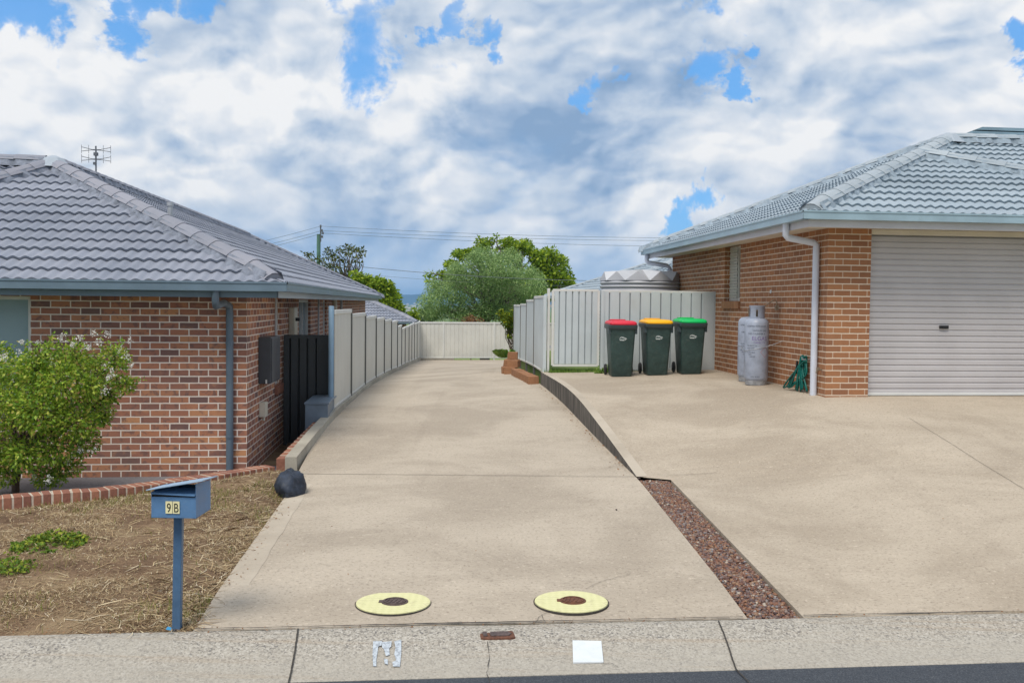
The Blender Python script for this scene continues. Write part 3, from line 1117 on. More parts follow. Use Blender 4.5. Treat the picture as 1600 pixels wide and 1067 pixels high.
# distant hills
mb = MB()
NH = 220
ridge = []
for i in range(NH + 1):
    x = lerp(-8500, 8500, i / NH)
    h = 44 + 30 * fbm(x, 3.3, .00075, 4) + 44 * math.exp(-((x + 1060) / 70) ** 2) + 32 * math.exp(-((x + 885) / 60) ** 2)
    ridge.append((x, max(15, h)))
for i in range(NH):
    (x0, h0), (x1, h1) = ridge[i], ridge[i + 1]
    prev = None
    for (dy, k) in ((-700, -0.5), (-450, .28), (-180, .72), (0, 1.0), (260, .7), (900, -.5)):
        jit = lambda x, k_: 40 * fbm(x, dy, .004, 3) if 0 < k_ < 1 else 0
        a = Vector((x0, 6300 * K + dy + jit(x0, k), -14 + (h0 + 14) * k if k > 0 else -45))
        b = Vector((x1, 6300 * K + dy + jit(x1, k), -14 + (h1 + 14) * k if k > 0 else -45))
        if prev: mb.quad(prev[0], prev[1], b, a)
        prev = (a, b)
tag(mb.build('hills', M['hill'], smooth=True), 'distant blue hills across the valley', 'hills', kind='structure')

# ------------------------------------------------------------------ lawn, edging, yard path on the left
BORD = [(-8.5, 5.9), (-5.6, 6.25), (-4.79, 6.39), (-4.60, 6.50), (-3.96, 6.73), (-3.55, 7.02), (-3.13, 7.35), (-2.86, 7.6), (-2.62, 7.82)]
BORD = [(x, y * K) for x, y in BORD]


def bord_y(x): return interp(x, [p[0] for p in BORD], [p[1] for p in BORD])


def lawn_top(x):
    b = bord_y(x)
    if x > -2.43:
        b = min(b, K * (4.086 + (x + 1.915) / (-.515) * 3.914))
    return b


def lawn_z(x, y):
    k = max(0, min(1, (lawn_top(x) - y) / .5, (y - KERB_Y(x)) / .35))
    e = max(0, min(1, ((-1.915 - .1316 * (y / K - 4.086)) - x) / .3))
    rise = max(0, min(1, (y - KERB_Y(x)) / max(.3, lawn_top(x) - KERB_Y(x)))) * interp(x, [-5, -4.0, -3.13, -2.6], [.005, .03, .075, .085]) * (.1 + .9 * e)
    return -0.012 + rise + (.035 + .03 * fbm(x, y, 1.7, 4)) * k * e


mb = MB()
nx, ny = 90, 50
gl = []
for i in range(nx + 1):
    x = lerp(-8.5, -1.915, i / nx)
    col = []
    for j in range(ny + 1):
        y = lerp(KERB_Y(x) - .01, lawn_top(x) + (.22 if x > -2.5 else .03), j / ny)
        col.append(Vector((x, y, lawn_z(x, y))))
    gl.append(col)
for i in range(nx):
    for j in range(ny):
        mb.quad(gl[i][j], gl[i + 1][j], gl[i + 1][j + 1], gl[i][j + 1])
tag(mb.build('lawn', M['soil'], smooth=True), 'bare brown front verge with dead grass', 'front verge', kind='structure')


def lawn_points(n, xr=(-6.2, -1.93), accept=None):
    out = []
    while len(out) < n:
        x = random.uniform(*xr)
        k = random.random() ** 1.15
        y = lerp(KERB_Y(x) + .02, lawn_top(x) - .02, k)
        if accept and random.random() > accept(x, y): continue
        out.append((x, y, lawn_z(x, y)))
    return out


def ribbons(pts, lmin, lmax, wmin, wmax, pitch_fn, bend=0.3):
    """narrow bent blades as two joined quads -> returned as hexagon strips"""
    n = len(pts)
    V = np.zeros((n, 6, 3))
    for i, p in enumerate(pts):
        L, wd = random.uniform(lmin, lmax), random.uniform(wmin, wmax)
        yaw, pt = random.uniform(0, 2 * PI), pitch_fn()
        d = np.array((math.cos(yaw) * math.cos(pt), math.sin(yaw) * math.cos(pt), math.sin(pt)))
        s_ = np.array((-math.sin(yaw), math.cos(yaw), random.uniform(-.4, .4))) * wd / 2
        p = np.array(p)
        mid = p + d * L * .55
        yaw2, pt2 = yaw + random.uniform(-bend, bend) * 2, pt - random.uniform(0, bend)
        d2 = np.array((math.cos(yaw2) * math.cos(pt2), math.sin(yaw2) * math.cos(pt2), math.sin(pt2)))
        tip = mid + d2 * L * .45
        if tip[2] < p[2] - .004: tip[2] = p[2] + .002
        V[i] = (p - s_, p + s_, mid + s_ * .9, tip + s_ * .2, tip - s_ * .2, mid - s_ * .9)
    return V


clump = lambda x, y: min(1, max(.12, .55 + 1.6 * fbm(x, y, 1.3, 4)))
near_edge = lambda x, y: min(1, .18 + .9 * math.exp(-((-1.95 - .13 * (y / K - 4.1) - x) / .45) ** 2) + .3 * max(0, fbm(x + 9, y, 1.1, 3)))
st1 = ribbons(lawn_points(75000, accept=clump), .014, .050, .0018, .0038, lambda: random.uniform(-.05, .6))
st2 = ribbons(lawn_points(3600, accept=near_edge), .07, .22, .0035, .007, lambda: random.uniform(-.03, .22), .25)
V = np.concatenate([st1, st2])
V[:, :, 2] += .004
ob = quads_mesh('dry_grass', V, M['straw'])
tag(ob, 'dry straw and dead grass lying over the bare verge', 'dry grass', kind='stuff')
green = lambda x, y: (1.0 if fbm(x + 3, y + 5, .9, 3) > .18 else .06) * (.25 + .75 * max(0, (y / K - 5.6) / 1.6) + .7 * math.exp(-((x + 2.3) / .25) ** 2 - ((y / K - 5.0) / .5) ** 2))
ob = quads_mesh('grass', ribbons(lawn_points(5200, accept=green), .03, .075, .0022, .004, lambda: random.uniform(.5, 1.35)), M['lawn_green'])
tag(ob, 'thin yellow green grass sprouting on the verge', 'grass', kind='stuff')


def leaf_quads(centres, sizes, aspect=0.55, up_bias=0.5, droop=0.0, dirs=None):
    """kite shaped leaves"""
    n = len(centres)
    c = np.asarray(centres)
    nrm = rng.normal(size=(n, 3))
    nrm[:, 2] += up_bias * 2
    nrm /= np.linalg.norm(nrm, axis=1)[:, None]
    t = rng.normal(size=(n, 3)) if dirs is None else np.asarray(dirs) + rng.normal(size=(n, 3)) * .35
    t[:, 2] -= droop
    t -= nrm * (t * nrm).sum(1)[:, None]
    t /= np.linalg.norm(t, axis=1)[:, None] + 1e-9
    b = np.cross(nrm, t)
    s_ = np.asarray(sizes)[:, None]
    V = np.stack([c, c + t * s_ * .45 + b * s_ * aspect * .5, c + t * s_ - nrm * s_ * .12, c + t * s_ * .45 - b * s_ * aspect * .5], 1)
    return V


def weed(px, py, rx, ry, n, label):
    c = atz(px, py, 0.02)
    root = thing('weed', label, 'weed', (c.x, c.y, lawn_z(c.x, c.y)))
    cs, sz = [], []
    for _ in range(n):
        a, q = random.uniform(0, 2 * PI), math.sqrt(random.random())
        x, y = c.x + math.cos(a) * q * rx, c.y + math.sin(a) * q * ry
        if fbm(x * 3, y * 3, 2, 2) < -.12: continue
        cs.append((x, y, lawn_z(x, y) + random.uniform(.02, .12) * (1.15 - q)))
        sz.append(random.uniform(.020, .040))
    quads_mesh('leaves', leaf_quads(cs, sz, .75, .7), M['weed'], root)
    stems = MB()
    for _ in range(14):
        a = random.uniform(0, 2 * PI)
        q = random.uniform(.3, .9)
        b = Vector((c.x + math.cos(a) * q * rx, c.y + math.sin(a) * q * ry, lawn_z(c.x, c.y) + .03))
        stems.tube([(c.x, c.y, lawn_z(c.x, c.y)), c.lerp(b, .5) + UP * .02, b], .0022, 5)
    stems.build('stem', M['weed'], root)


weed(78, 858, .28, .30, 1500, 'bright green clover patch spreading on the brown verge')
weed(8, 893, .22, .20, 600, 'smaller green weed clump at the edge of the verge, nearest the kerb of the two')


# brick edging along the verge
def edging(name, label, cat, path, zt, zb, depth, pitch, loc, m_br, side=1):
    root = thing(name, label, cat, loc)
    # walk the path and set bricks side by side
    P_ = [Vector((p[0], p[1], 0)) for p in path]
    segs = [(P_[i + 1] - P_[i]).length for i in range(len(P_) - 1)]
    total = sum(segs)
    cum = np.concatenate([[0], np.cumsum(segs)])
    def pt(s_):
        x = interp(s_, cum, [p.x for p in P_])
        y = interp(s_, cum, [p.y for p in P_])
        return Vector((x, y, 0))
    br, mo = MB(), MB()
    n = int(total / pitch)
    for i in range(n):
        a, b = pt(i * pitch + .007), pt((i + 1) * pitch - .007)
        t = (b - a).normalized()
        nn = Vector((-t.y, t.x, 0)) * side
        k = i / max(1, n - 1)
        z1 = zt(k) + random.uniform(-.004, .004)
        z0 = zb(k)
        sk = t * random.uniform(-.003, .003)
        br.box(Vector((a.x, a.y, z0)) + sk, (b - a), nn * depth + sk, UP * (z1 - z0))
        a2, b2 = pt(i * pitch + (.014 if i == 0 else 0)), pt((i + 1) * pitch - (.014 if i == n - 1 else 0))
        mo.box(Vector((a2.x, a2.y, z0)) + nn * .003, (b2 - a2), nn * (depth - .006), UP * (z1 - z0 - .003))
    br.build('bricks', m_br, root, bevel=.006)
    mo.build('mortar', M['edging_mortar'], root)
    return root


path = []
for i in range(80):
    x = lerp(-7.4, -2.64, i / 79)
    path.append((x, sum(bord_y(x + o) for o in (-.16, -.08, 0, .08, .16)) / 5))
edging('garden_edging', 'curved row of red bricks on edge between the brown verge and the left house', 'brick edging', path, lambda k: .115, lambda k: -.35, .205, .086, (-4.6, 6.5 * K, -.1), M['edging'])

# yard path beside the left house
mb = MB()
mb.box((-9, 5.9 * K, -.42), (6.9, 0, 0), (0, 3.4 * K, 0), (0, 0, .17))
tag(mb.build('path', M['path']), 'grey concrete path at the foot of the left house', 'path', kind='structure')
mb = MB()
mb.box((-4.6, 9.3 * K, -.5), (1.9, 0, 0), (-.6, 5, 0), (0, 0, .21))
tag(mb.build('side_path', M['soil']), 'bare soil passage beside the left house', 'path', kind='structure')

# ------------------------------------------------------------------ left kerb wall (concrete upstand under the fence)
FP = [(10.6, 521, 638, 486.5), (12.17, 547, 618, 486), (13.74, 569, 601, 491), (15.3, 586, 590, 495), (16.9, 599, 583, 497.5), (18.45, 610.2, 577.4, 500), (20.0, 619.7, 574, 502),
      (21.6, 626.4, 571, 509), (23.2, 631.9, 567.5, 512.5), (24.7, 638, 565.5, 510), (26.3, 642.5, 563.6, 507.6), (27.9, 646.7, 561.8, 505.6), (29.4, 650.8, 560, 505), (31.0, 655, 558, 503.5)]
fb = [at(x, yb, Y) for (Y, x, yb, yt) in FP]            # feet of the left fence panels
ft = [at(x, yt, Y) for (Y, x, yb, yt) in FP]
kerb_pts = [Vector((-2.60, 8.02 * K, .165)), Vector((-2.68, 9.2 * K, .26))] + [Vector((p.x, p.y, p.z)) for p in fb]
mb = MB()
for i in range(len(kerb_pts) - 1):
    a, b = kerb_pts[i], kerb_pts[i + 1]
    da, db = edge(DRL, max(8.0 * K, a.y)), edge(DRL, b.y)
    n = Vector((1, .08, 0))
    ra, rb = a + n * .07, b + n * .07
    ba, bb = Vector((da.x + .005, ra.y, da.z - .08)), Vector((db.x + .005, rb.y, db.z - .08))
    ba.x, bb.x = ra.x + .012, rb.x + .012
    la, lb = a - n * .065, b - n * .065
    mb.quad(la, ra, rb, lb)
    mb.quad(ra, ba, bb, rb)
    mb.quad(Vector((la.x, la.y, -.7)), la, lb, Vector((lb.x, lb.y, -.7)))
    if i == 0:
        mb.quad(Vector((la.x, la.y, -.4)), Vector((ba.x, ba.y, -.1)), ra, la)
kw = mb.build('kerb_wall', M['concrete_wall'], loc=(-2.6, 8.1 * K, 0), bevel=.008)
tag(kw, 'low concrete upstand curving along the left side of the driveway', 'kerb wall')
edging('garden_edging', 'short row of red bricks beside the concrete upstand, leading to the charcoal gate', 'brick edging', [(-2.69, 8.12 * K), (-2.79, 10.1 * K)], lambda k: .12 + .12 * k, lambda k: -.4, .115, .23, (-2.72, 8.3 * K, -.1), M['edging'], side=1)

# ------------------------------------------------------------------ fences
def sheet(mb_, a, b, z0a, z1a, z0b, z1b, amp=.018, pitch=.19, side=1):
    """steel infill with trapezoid ribs from a to b"""
    a, b = Vector((a.x, a.y, 0)), Vector((b.x, b.y, 0))
    L = (b - a).length
    t = (b - a) / L
    n = Vector((-t.y, t.x, 0)) * side
    us, offs = [0.0], [amp]
    k = 0
    while (k + 1) * pitch < L - .03:
        u0 = (k + .6) * pitch
        us += [u0, u0 + .005, u0 + .014, u0 + .030]
        offs += [amp, -amp * .6, -amp * .6, amp]
        k += 1
    us.append(L)
    offs.append(amp)
    for i in range(len(us) - 1):
        p, q = a + t * us[i] + n * offs[i], a + t * us[i + 1] + n * offs[i + 1]
        k0, k1 = us[i] / L, us[i + 1] / L
        mb_.quad(Vector((p.x, p.y, lerp(z0a, z0b, k0))), Vector((q.x, q.y, lerp(z0a, z0b, k1))), Vector((q.x, q.y, lerp(z1a, z1b, k1))), Vector((p.x, p.y, lerp(z1a, z1b, k0))))


def one_rail(root, p, q, wd=.045, ht=.045):
    r_ = MB()
    r_.beam(p, q, wd, ht)
    r_.build('rail', M['cream_rail'], root, bevel=.006)


# left fence: thirteen stepped panels
lf = thing('fence', 'cream steel fence stepping down along the left side of the driveway', 'fence', fb[0])
for i in range(13):
    a, b = fb[i], fb[i + 1]
    zt = ft[i + 1].z
    za, zb = a.z, b.z
    p = MB()
    sheet(p, a, b, za, zt, zb, zt, amp=.012, pitch=.20, side=-1)
    p.build('panel', M['cream_steel'], lf)
    one_rail(lf, Vector((a.x, a.y, zt)), Vector((b.x, b.y, zt)), .06, .065)
    one_rail(lf, Vector((a.x, a.y, za + .02)), Vector((b.x, b.y, zb + .02)), .042, .04)
    p = MB()
    tv = (b - a).normalized()
    p.beam(Vector((b.x, b.y, zb - .1)), Vector((b.x, b.y, zt + .02)), .07, .075, up=tv)
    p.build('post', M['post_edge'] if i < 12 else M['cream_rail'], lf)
bp = MB()
pb0 = fb[0] - Vector((.035, .02, 0))
top_z = at_y(516, 478, pb0.y).z
bp.tube([Vector((pb0.x, pb0.y, -.3)), Vector((pb0.x, pb0.y, top_z - .01)), Vector((pb0.x, pb0.y, top_z))], [.043, .043, .036], 16)
bpo = bp.build('post', M['blue_post'], lf, smooth=True, auto=40)
tag(bpo, 'blue grey round end post')

# end fence across the back
ef0, ef1 = at(655, 558, 31), at(840, 556, 31.6)
ef = thing('fence', 'cream steel fence closing the far end of the driveway', 'fence', ef0)
zt_e = at(655, 504, 31).z
eu = (Vector((ef1.x, ef1.y, 0)) - Vector((ef0.x, ef0.y, 0)))
cuts = [0.0, 1.1, 3.43, 5.76, eu.length + 2.5]
eun = eu.normalized()
for i in range(4):
    a, b = Vector((ef0.x, ef0.y, 0)) + eun * cuts[i], Vector((ef0.x, ef0.y, 0)) + eun * cuts[i + 1]
    p = MB()
    sheet(p, a, b, ef0.z - .03, zt_e, ef0.z - .03, zt_e, amp=.010, pitch=.19, side=-1)
    p.build('panel', M['cream_steel'], ef)
    one_rail(ef, a + UP * zt_e, b + UP * zt_e, .07, .075)
    one_rail(ef, a + UP * (ef0.z - .02), b + UP * (ef0.z - .02), .05, .05)
    p = MB()
    p.beam(b + UP * (ef0.z - .25), b + UP * (zt_e + .06), .085, .06, up=eun)
    p.build('post', M['cream_rail'], ef)
p = MB()
p.beam(Vector((ef0.x, ef0.y, ef0.z - .25)), Vector((ef0.x, ef0.y, zt_e + .10)), .085, .06, up=eun)
p.build('post', M['cream_rail'], ef)
mb = MB()
mb.box(Vector((ef0.x - .3, ef0.y - .10, -1.2)), eun * 1.9, (0, .16, 0), UP * (1.2 + ef0.z - .04))
tag(mb.build('kerb_wall', M['concrete_wall'], loc=(ef0.x, ef0.y, -.7)), 'short concrete upstand under the far end fence', 'kerb wall')

# right side fence
RFP = [(12.87, 850, 582, 464.7), (14.4, 834.6, 572, 464.7), (15.97, 822.7, 566, 470), (17.5, 813.5, 562, 476.5), (19.1, 803, 556, 477.4)]
rb_ = [at(x, yb, Y) for (Y, x, yb, yt) in RFP]
rt_ = [at(x, yt, Y) for (Y, x, yb, yt) in RFP]
rf = thing('fence', 'pale steel fence panels stepping down the right side of the driveway above the orange blocks', 'fence', rb_[0])
steps = [rt_[1].z, rt_[2].z, at(818, 476, 16.7).z, rt_[4].z]
for i in range(4):
    a, b = rb_[i], rb_[i + 1]
    zt = steps[i]
    p = MB()
    sheet(p, a, b, a.z, zt, b.z, zt, amp=.012, pitch=.2, side=1)
    p.build('panel', M['blue_steel'], rf)
    one_rail(rf, Vector((a.x, a.y, zt)), Vector((b.x, b.y, zt)), .045, .05)
    one_rail(rf, a + UP * .015, b + UP * .015, .045, .04)
    p = MB()
    tv = (b - a).normalized()
    p.beam(Vector((b.x, b.y, b.z - .3)), Vector((b.x, b.y, zt + .02)), .05, .055, up=tv)
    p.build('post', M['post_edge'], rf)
p = MB()
p.beam(rb_[0] - UP * .3, Vector((rb_[0].x, rb_[0].y, steps[0] + .02)), .09, .06, up=RV)
p.build('post', M['blue_steel'], rf)

# front fence with gate behind the bins
FO = Vector((3.92, 13.16 * K, 0.74))          # against the house wall
def fx(u): return Vector((FO.x, FO.y, 0)) - RV * u
ff = thing('fence', 'pale steel fence behind the three wheelie bins', 'fence', FO)
zt_f = at(1117, 457.5, 13.16).z
u_g1 = (FO.x - at(941, 500, 12.95).x) / RV.x     # gate post
p = MB()
sheet(p, fx(u_g1), fx(0.05), .76, zt_f, .76, zt_f, amp=.034, pitch=.2, side=-1)
p.build('panel', M['blue_steel'], ff)
one_rail(ff, fx(u_g1) + UP * zt_f, fx(.03) + UP * zt_f, .05, .05)
one_rail(ff, fx(u_g1) + UP * .77, fx(.03) + UP * .77, .05, .05)
for u in (u_g1, .03):
    p = MB()
    p.beam(fx(u) + UP * .55, fx(u) + UP * (zt_f + .02), .10 if u > 1 else .05, .06, up=RV)
    p.build('post', M['blue_steel'], ff)
u_g0 = (FO.x - at(864, 500, 12.85).x) / RV.x
gt = thing('gate', 'pale steel side gate with a grass gap beneath, left of the red lidded bin', 'gate', fx(u_g0) + UP * .7)
gz0, gz1 = at(900, 571.5, 12.85).z, zt_f + .012
p = MB()
sheet(p, fx(u_g0 - .03), fx(u_g1 + .10), gz0 + .03, gz1 - .02, gz0 + .03, gz1 - .02, amp=.026, pitch=.125, side=-1)
p.build('panel', M['blue_steel'], gt)
p = MB()
g0, g1 = fx(u_g0), fx(u_g1 + .075)
p.beam(g0 + UP * gz0, g0 + UP * gz1, .045, .05, up=RV)
p.beam(g1 + UP * gz0, g1 + UP * gz1, .045, .05, up=RV)
p.beam(g0 + UP * gz1, g1 + UP * gz1, .05, .045)
p.beam(g0 + UP * gz0, g1 + UP * gz0, .05, .045)
p.build('frame', M['cream_rail'], gt, bevel=.005)
p = MB()
gp = fx(u_g0 + .085)
p.beam(gp + UP * .55, gp + UP * at(858, 450.5, 12.8).z, .05, .05, up=RV)
p.build('post', M['cream_rail'], gt, bevel=.005)
for z in (gz0 + .35, gz1 - .3):
    p = MB()
    p.beam(gp + UP * z, g0 + UP * z, .02, .05)
    p.build('hinge', M['galv'], gt)

# grass behind the gate and the bank it sits on
mb = MB()
mb.box((.62, 12.89 * K, -.6), (8, .98, 0), (-.5, 9.0, 0), UP * 1.30)
tag(mb.build('bank', M['ground']), 'grassy bank behind the side gate', 'bank', kind='structure')
gp_ = []
for _ in range(2600):
    u = random.uniform(1.9, 3.35) if random.random() < .75 else random.uniform(0.1, 3.3)
    q = fx(u) + DV * random.uniform(-.10, .35)
    gp_.append((q.x, q.y, .705))
ob = quads_mesh('grass', ribbons(gp_, .04, .10, .004, .008, lambda: random.uniform(.6, 1.5)), M['strap_leaf'])
tag(ob, 'green grass growing under the side gate', 'grass', kind='stuff')

# charcoal gate beside the left house
cg0, cg1 = at(443.5, 600, 10.86), at(513, 600, 10.95)
cg = thing('gate', 'charcoal steel side gate between the left house and the fence', 'gate', (cg0.x, cg0.y, -.28))
zc = at(478, 526, 10.9).z
p = MB()
sheet(p, cg0, cg1, -.26, zc - .02, -.26, zc - .02, amp=.03, pitch=.135, side=-1)
p.build('panel', M['charcoal'], cg)
p = MB()
p.beam(Vector((cg0.x, cg0.y, zc)), Vector((cg1.x, cg1.y, zc)), .05, .06)
p.beam(Vector((cg0.x + .02, cg0.y, -.3)), Vector((cg0.x + .02, cg0.y, zc)), .05, .05, up=RV)
p.build('frame', M['charcoal'], cg, bevel=.006)

# blue-grey sheet metal box by the fence end
bx = thing('metal_box', 'blue grey sheet metal box at the end of the cream fence', 'metal box', (-2.95, 10.2 * K, -.1))
p = MB()
c0, c1 = at(476.5, 630, 9.95), at(513, 631, 10.0)
zt = c0.z
o_ = Vector((c0.x, c0.y, -.35))
p.box(o_, Vector((c1.x - c0.x, .045, 0)), DV * 1.25, UP * (zt + .35 - .02))
p.build('body', M['blue_sheet'], bx, bevel=.006)
p = MB()
p.box(Vector((c0.x - .012, c0.y - .012, zt - .02)), Vector((c1.x - c0.x + .03, .045, 0)), DV * 1.27, UP * .03)
p.build('lid', M['blue_sheet'], bx, bevel=.005)


# ------------------------------------------------------------------ houses
def wall_face(mb_, o, u, L, z0, z1, openings, nrm, depth=.11, u_off=0.0):
    """brick face with recessed openings; uv in metres"""
    o = Vector((o.x, o.y, 0))
    us = sorted({0.0, L, *[q for op in openings for q in op[:2]]})
    zs = sorted({z0, z1, *[q for op in openings for q in op[2:4]]})
    P_ = lambda a, z, d=0: o + u * a + UP * z - nrm * d
    flip = u.cross(UP).dot(nrm) < 0
    def face(ps, uv):
        if flip: ps, uv = ps[::-1], uv[::-1]
        mb_.quad(*ps, uv=uv)
    for i in range(len(us) - 1):
        for j in range(len(zs) - 1):
            ca, cz = (us[i] + us[i + 1]) / 2, (zs[j] + zs[j + 1]) / 2
            if any(q[0] < ca < q[1] and q[2] < cz < q[3] for q in openings): continue
            a, b, c, d = us[i], us[i + 1], zs[j], zs[j + 1]
            face([P_(a, c), P_(b, c), P_(b, d), P_(a, d)], [(a + u_off, c), (b + u_off, c), (b + u_off, d), (a + u_off, d)])
    for (a, b, c, d) in openings:
        face([P_(a, c, depth), P_(a, c), P_(a, d), P_(a, d, depth)][::-1], [(a + u_off - depth, c), (a + u_off, c), (a + u_off, d), (a + u_off - depth, d)][::-1])
        face([P_(b, c), P_(b, c, depth), P_(b, d, depth), P_(b, d)][::-1], [(b + u_off, c), (b + u_off + depth, c), (b + u_off + depth, d), (b + u_off, d)][::-1])
        face([P_(a, c, depth), P_(b, c, depth), P_(b, c), P_(a, c)], [(a, c - depth), (b, c - depth), (b, c), (a, c)])
        face([P_(a, d), P_(b, d), P_(b, d, depth), P_(a, d, depth)], [(a, d), (b, d), (b, d + depth), (a, d + depth)])


def poly_range(poly, v):
    xs = []
    n = len(poly)
    for i in range(n):
        (u0, v0), (u1, v1) = poly[i], poly[(i + 1) % n]
        if abs(v1 - v0) < 1e-9:
            if abs(v - v0) < 1e-6: xs += [u0, u1]
            continue
        k = (v - v0) / (v1 - v0)
        if -1e-6 <= k <= 1 + 1e-6: xs.append(u0 + (u1 - u0) * k)
    return (min(xs), max(xs)) if xs else None


def tiled_plane(mb_, o, u, sl, poly, gauge=.33, period=.2, amp=.022, lip=.030, per=8, shift=True):
    o = o - UP * .045
    """courses of rolled tiles over a convex polygon given in (along eave, up slope) metres"""
    n = u.cross(sl).normalized()
    if n.z < 0: n = -n
    V = max(p[1] for p in poly)
    k = 0
    step = period / per
    flip = u.cross(sl).z < 0
    while k * gauge < V - .02:
        v0, v1 = k * gauge, min((k + 1) * gauge, V - 1e-4)
        ra, rb2 = poly_range(poly, v0 + 1e-4), poly_range(poly, v1 - 1e-4)
        lo, hi = min(ra[0], rb2[0]), max(ra[1], rb2[1])
        n0, n1 = math.floor(lo / step), math.ceil(hi / step)
        jig = random.uniform(-.004, .004)
        vs, fs = [], []
        def wave(a):
            q = (a / period) % 1.0
            return amp * (.75 * math.cos(2 * PI * q) + .35 * (2 * abs(math.cos(PI * q)) - 1.15))
        for i in range(n0, n1 + 1):
            a = i * step
            a0, a1 = min(max(a, ra[0]), ra[1]), min(max(a, rb2[0]), rb2[1])
            h0, h1 = wave(a0) + lip + jig, wave(a1) + .004
            p0 = o + u * a0 + sl * v0
            p1 = o + u * a1 + sl * v1
            vs += [p0 + sl * .010 + n * (h0 - lip - .004) - (UP * .06 if k == 0 else UP * 0), p0 + n * h0, p1 + n * h1]
        m_ = n1 - n0
        for i in range(m_):
            b = i * 3
            f1, f2 = (b, b + 3, b + 4, b + 1), (b + 1, b + 4, b + 5, b + 2)
            fs += [f1[::-1], f2[::-1]] if flip else [f1, f2]
        mb_.add(vs, fs)
        k += 1


def ridge_caps(mb_, bed_, p0, p1, length=.42, r=.135, start=0.0):
    """overlapping half-round caps from low end p0 to high end p1"""
    p0, p1 = Vector(p0), Vector(p1)
    d = p1 - p0
    p0 = p0 + d.normalized() * start
    d = p1 - p0
    L = d.length
    t = d / L
    x = t.cross(UP).normalized()
    y = x.cross(t)
    n = max(1, round(L / length))
    st = L / n
    prof_ = [(-r * 1.12, -.055), (-r * .86, -.015), (-r * .36, .028), (0, .036), (r * .36, .028), (r * .86, -.015), (r * 1.12, -.055)]
    for i in range(n):
        a, b = p0 + t * (i * st - .03), p0 + t * ((i + 1) * st)
        vs = []
        for (c, e, g) in ((a, 1.08, .022), (a, 1.0, .0), (b, .90, .0)):
            pass
        dz = -.05 if i == 0 else 0
        ring0 = [a + x * q * 1.03 + y * (z + .009 + dz) for q, z in prof_]
        ring1 = [b + x * q * .96 + y * z for q, z in prof_]
        rin = [a + x * q * 1.0 + y * (z - .008 + dz) for q, z in prof_]
        m_ = len(prof_)
        vs = rin + ring0 + ring1
        fs = [tuple(range(m_, 2 * m_))] if i == 0 else []
        for k in range(m_ - 1):
            fs.append((k + 1, k, m_ + k, m_ + k + 1))
            fs.append((m_ + k + 1, m_ + k, 2 * m_ + k, 2 * m_ + k + 1))
        mb_.add(vs, fs)
    # mortar bedding with a ragged lower edge
    nb = max(2, int(L / .09))
    for sg in (-1, 1):
        prevq = None
        for i in range(nb + 1):
            c = p0 + t * (L * i / nb)
            e = .19 + .03 * math.sin(i * 1.9) + random.uniform(-.02, .02)
            a, b = c + x * sg * r * .85 + y * (-.005), c + x * sg * e + y * (-.155)
            if prevq:
                q = [prevq[0], prevq[1], b, a]
                bed_.quad(*(q if sg > 0 else q[::-1]))
            prevq = (a, b)


def gutter(mb_, p, q, out, h=.115, wd=.115):
    """quad gutter: outer face with a rolled lip, bottom and back; p..q is the outer top edge"""
    p, q, out = Vector(p), Vector(q), Vector(out)
    pr = [(0, 0), (.012, .0), (.012, -.022), (.003, -.028), (.003, -h), (-wd, -h), (-wd, -.01), (-wd + .01, -.01), (-wd + .01, -h + .012), (-.008, -h + .012), (-.008, 0)]
    pts = [[c + out * a + UP * z for a, z in pr] for c in (p, q)]
    n = len(pr)
    vs = pts[0] + pts[1]
    fs = [(i, (i + 1) % n, n + (i + 1) % n, n + i) for i in range(n)]
    mb_.add(vs, fs)


# ---- left house
HL = Vector((-3.40, 8.75 * K, 0))
EZ = 2.235                      # gutter top
OV = .58
SOF = 2.06
lh = thing('brick_house', 'red brick house with slate grey tiled hip roof behind the myrtle', 'house', (-3.4, 8.75 * K, -.3))
def hl(s_, t, z=0): return Vector((HL.x, HL.y, 0)) + RV * s_ + DV * t + UP * z
LH_D = 24.4
wf = MB()
win_front = (2.64, 4.55, .62, 2.03)
win_s = [(2.38, 2.97, .72, 2.03), (5.2, 7.0, .72, 2.03), (9.4, 10.2, 1.2, 2.03)]
wall_face(wf, hl(0, 0), -RV, 10.4, -.36, SOF, [win_front], -DV, .10, u_off=.12)
wall_face(wf, hl(0, 0), DV, LH_D, -.5, SOF, win_s, RV, .10, u_off=0.0)
wall_face(wf, hl(-10.4, 0), DV, LH_D, -.5, SOF, [], -RV)
wall_face(wf, hl(-10.4, LH_D), RV, 10.4, -.5, SOF, [], DV)
wf.build('wall', M['brick_left'], lh)
tanL = .455
slL = math.atan(tanL)
hw = 4.22
rp0 = hl(OV, -OV, EZ + .02)
sl_f = (DV * math.cos(slL) + UP * math.sin(slL))
sl_s = (-RV * math.cos(slL) + UP * math.sin(slL))
VL = hw / math.cos(slL)
ED = LH_D + 2 * OV
rm = MB()
tiled_plane(rm, rp0 + DV * .05, -RV, sl_f, [(.06, 0), (11.9, 0), (11.9, VL), (hw, VL)], gauge=.335, period=.15, amp=.0135, lip=.037)
tiled_plane(rm, rp0 - RV * .05, DV, sl_s, [(.06, 0), (ED, 0), (ED - hw, VL), (hw, VL)], gauge=.335, period=.15, amp=.0135, lip=.037)
apex = hl(OV - hw, -OV + hw, EZ + .02 + hw * tanL)
apex2 = hl(OV - hw, -OV + ED - hw, EZ + .02 + hw * tanL)
rear_c = hl(OV, -OV + ED, EZ + .02)
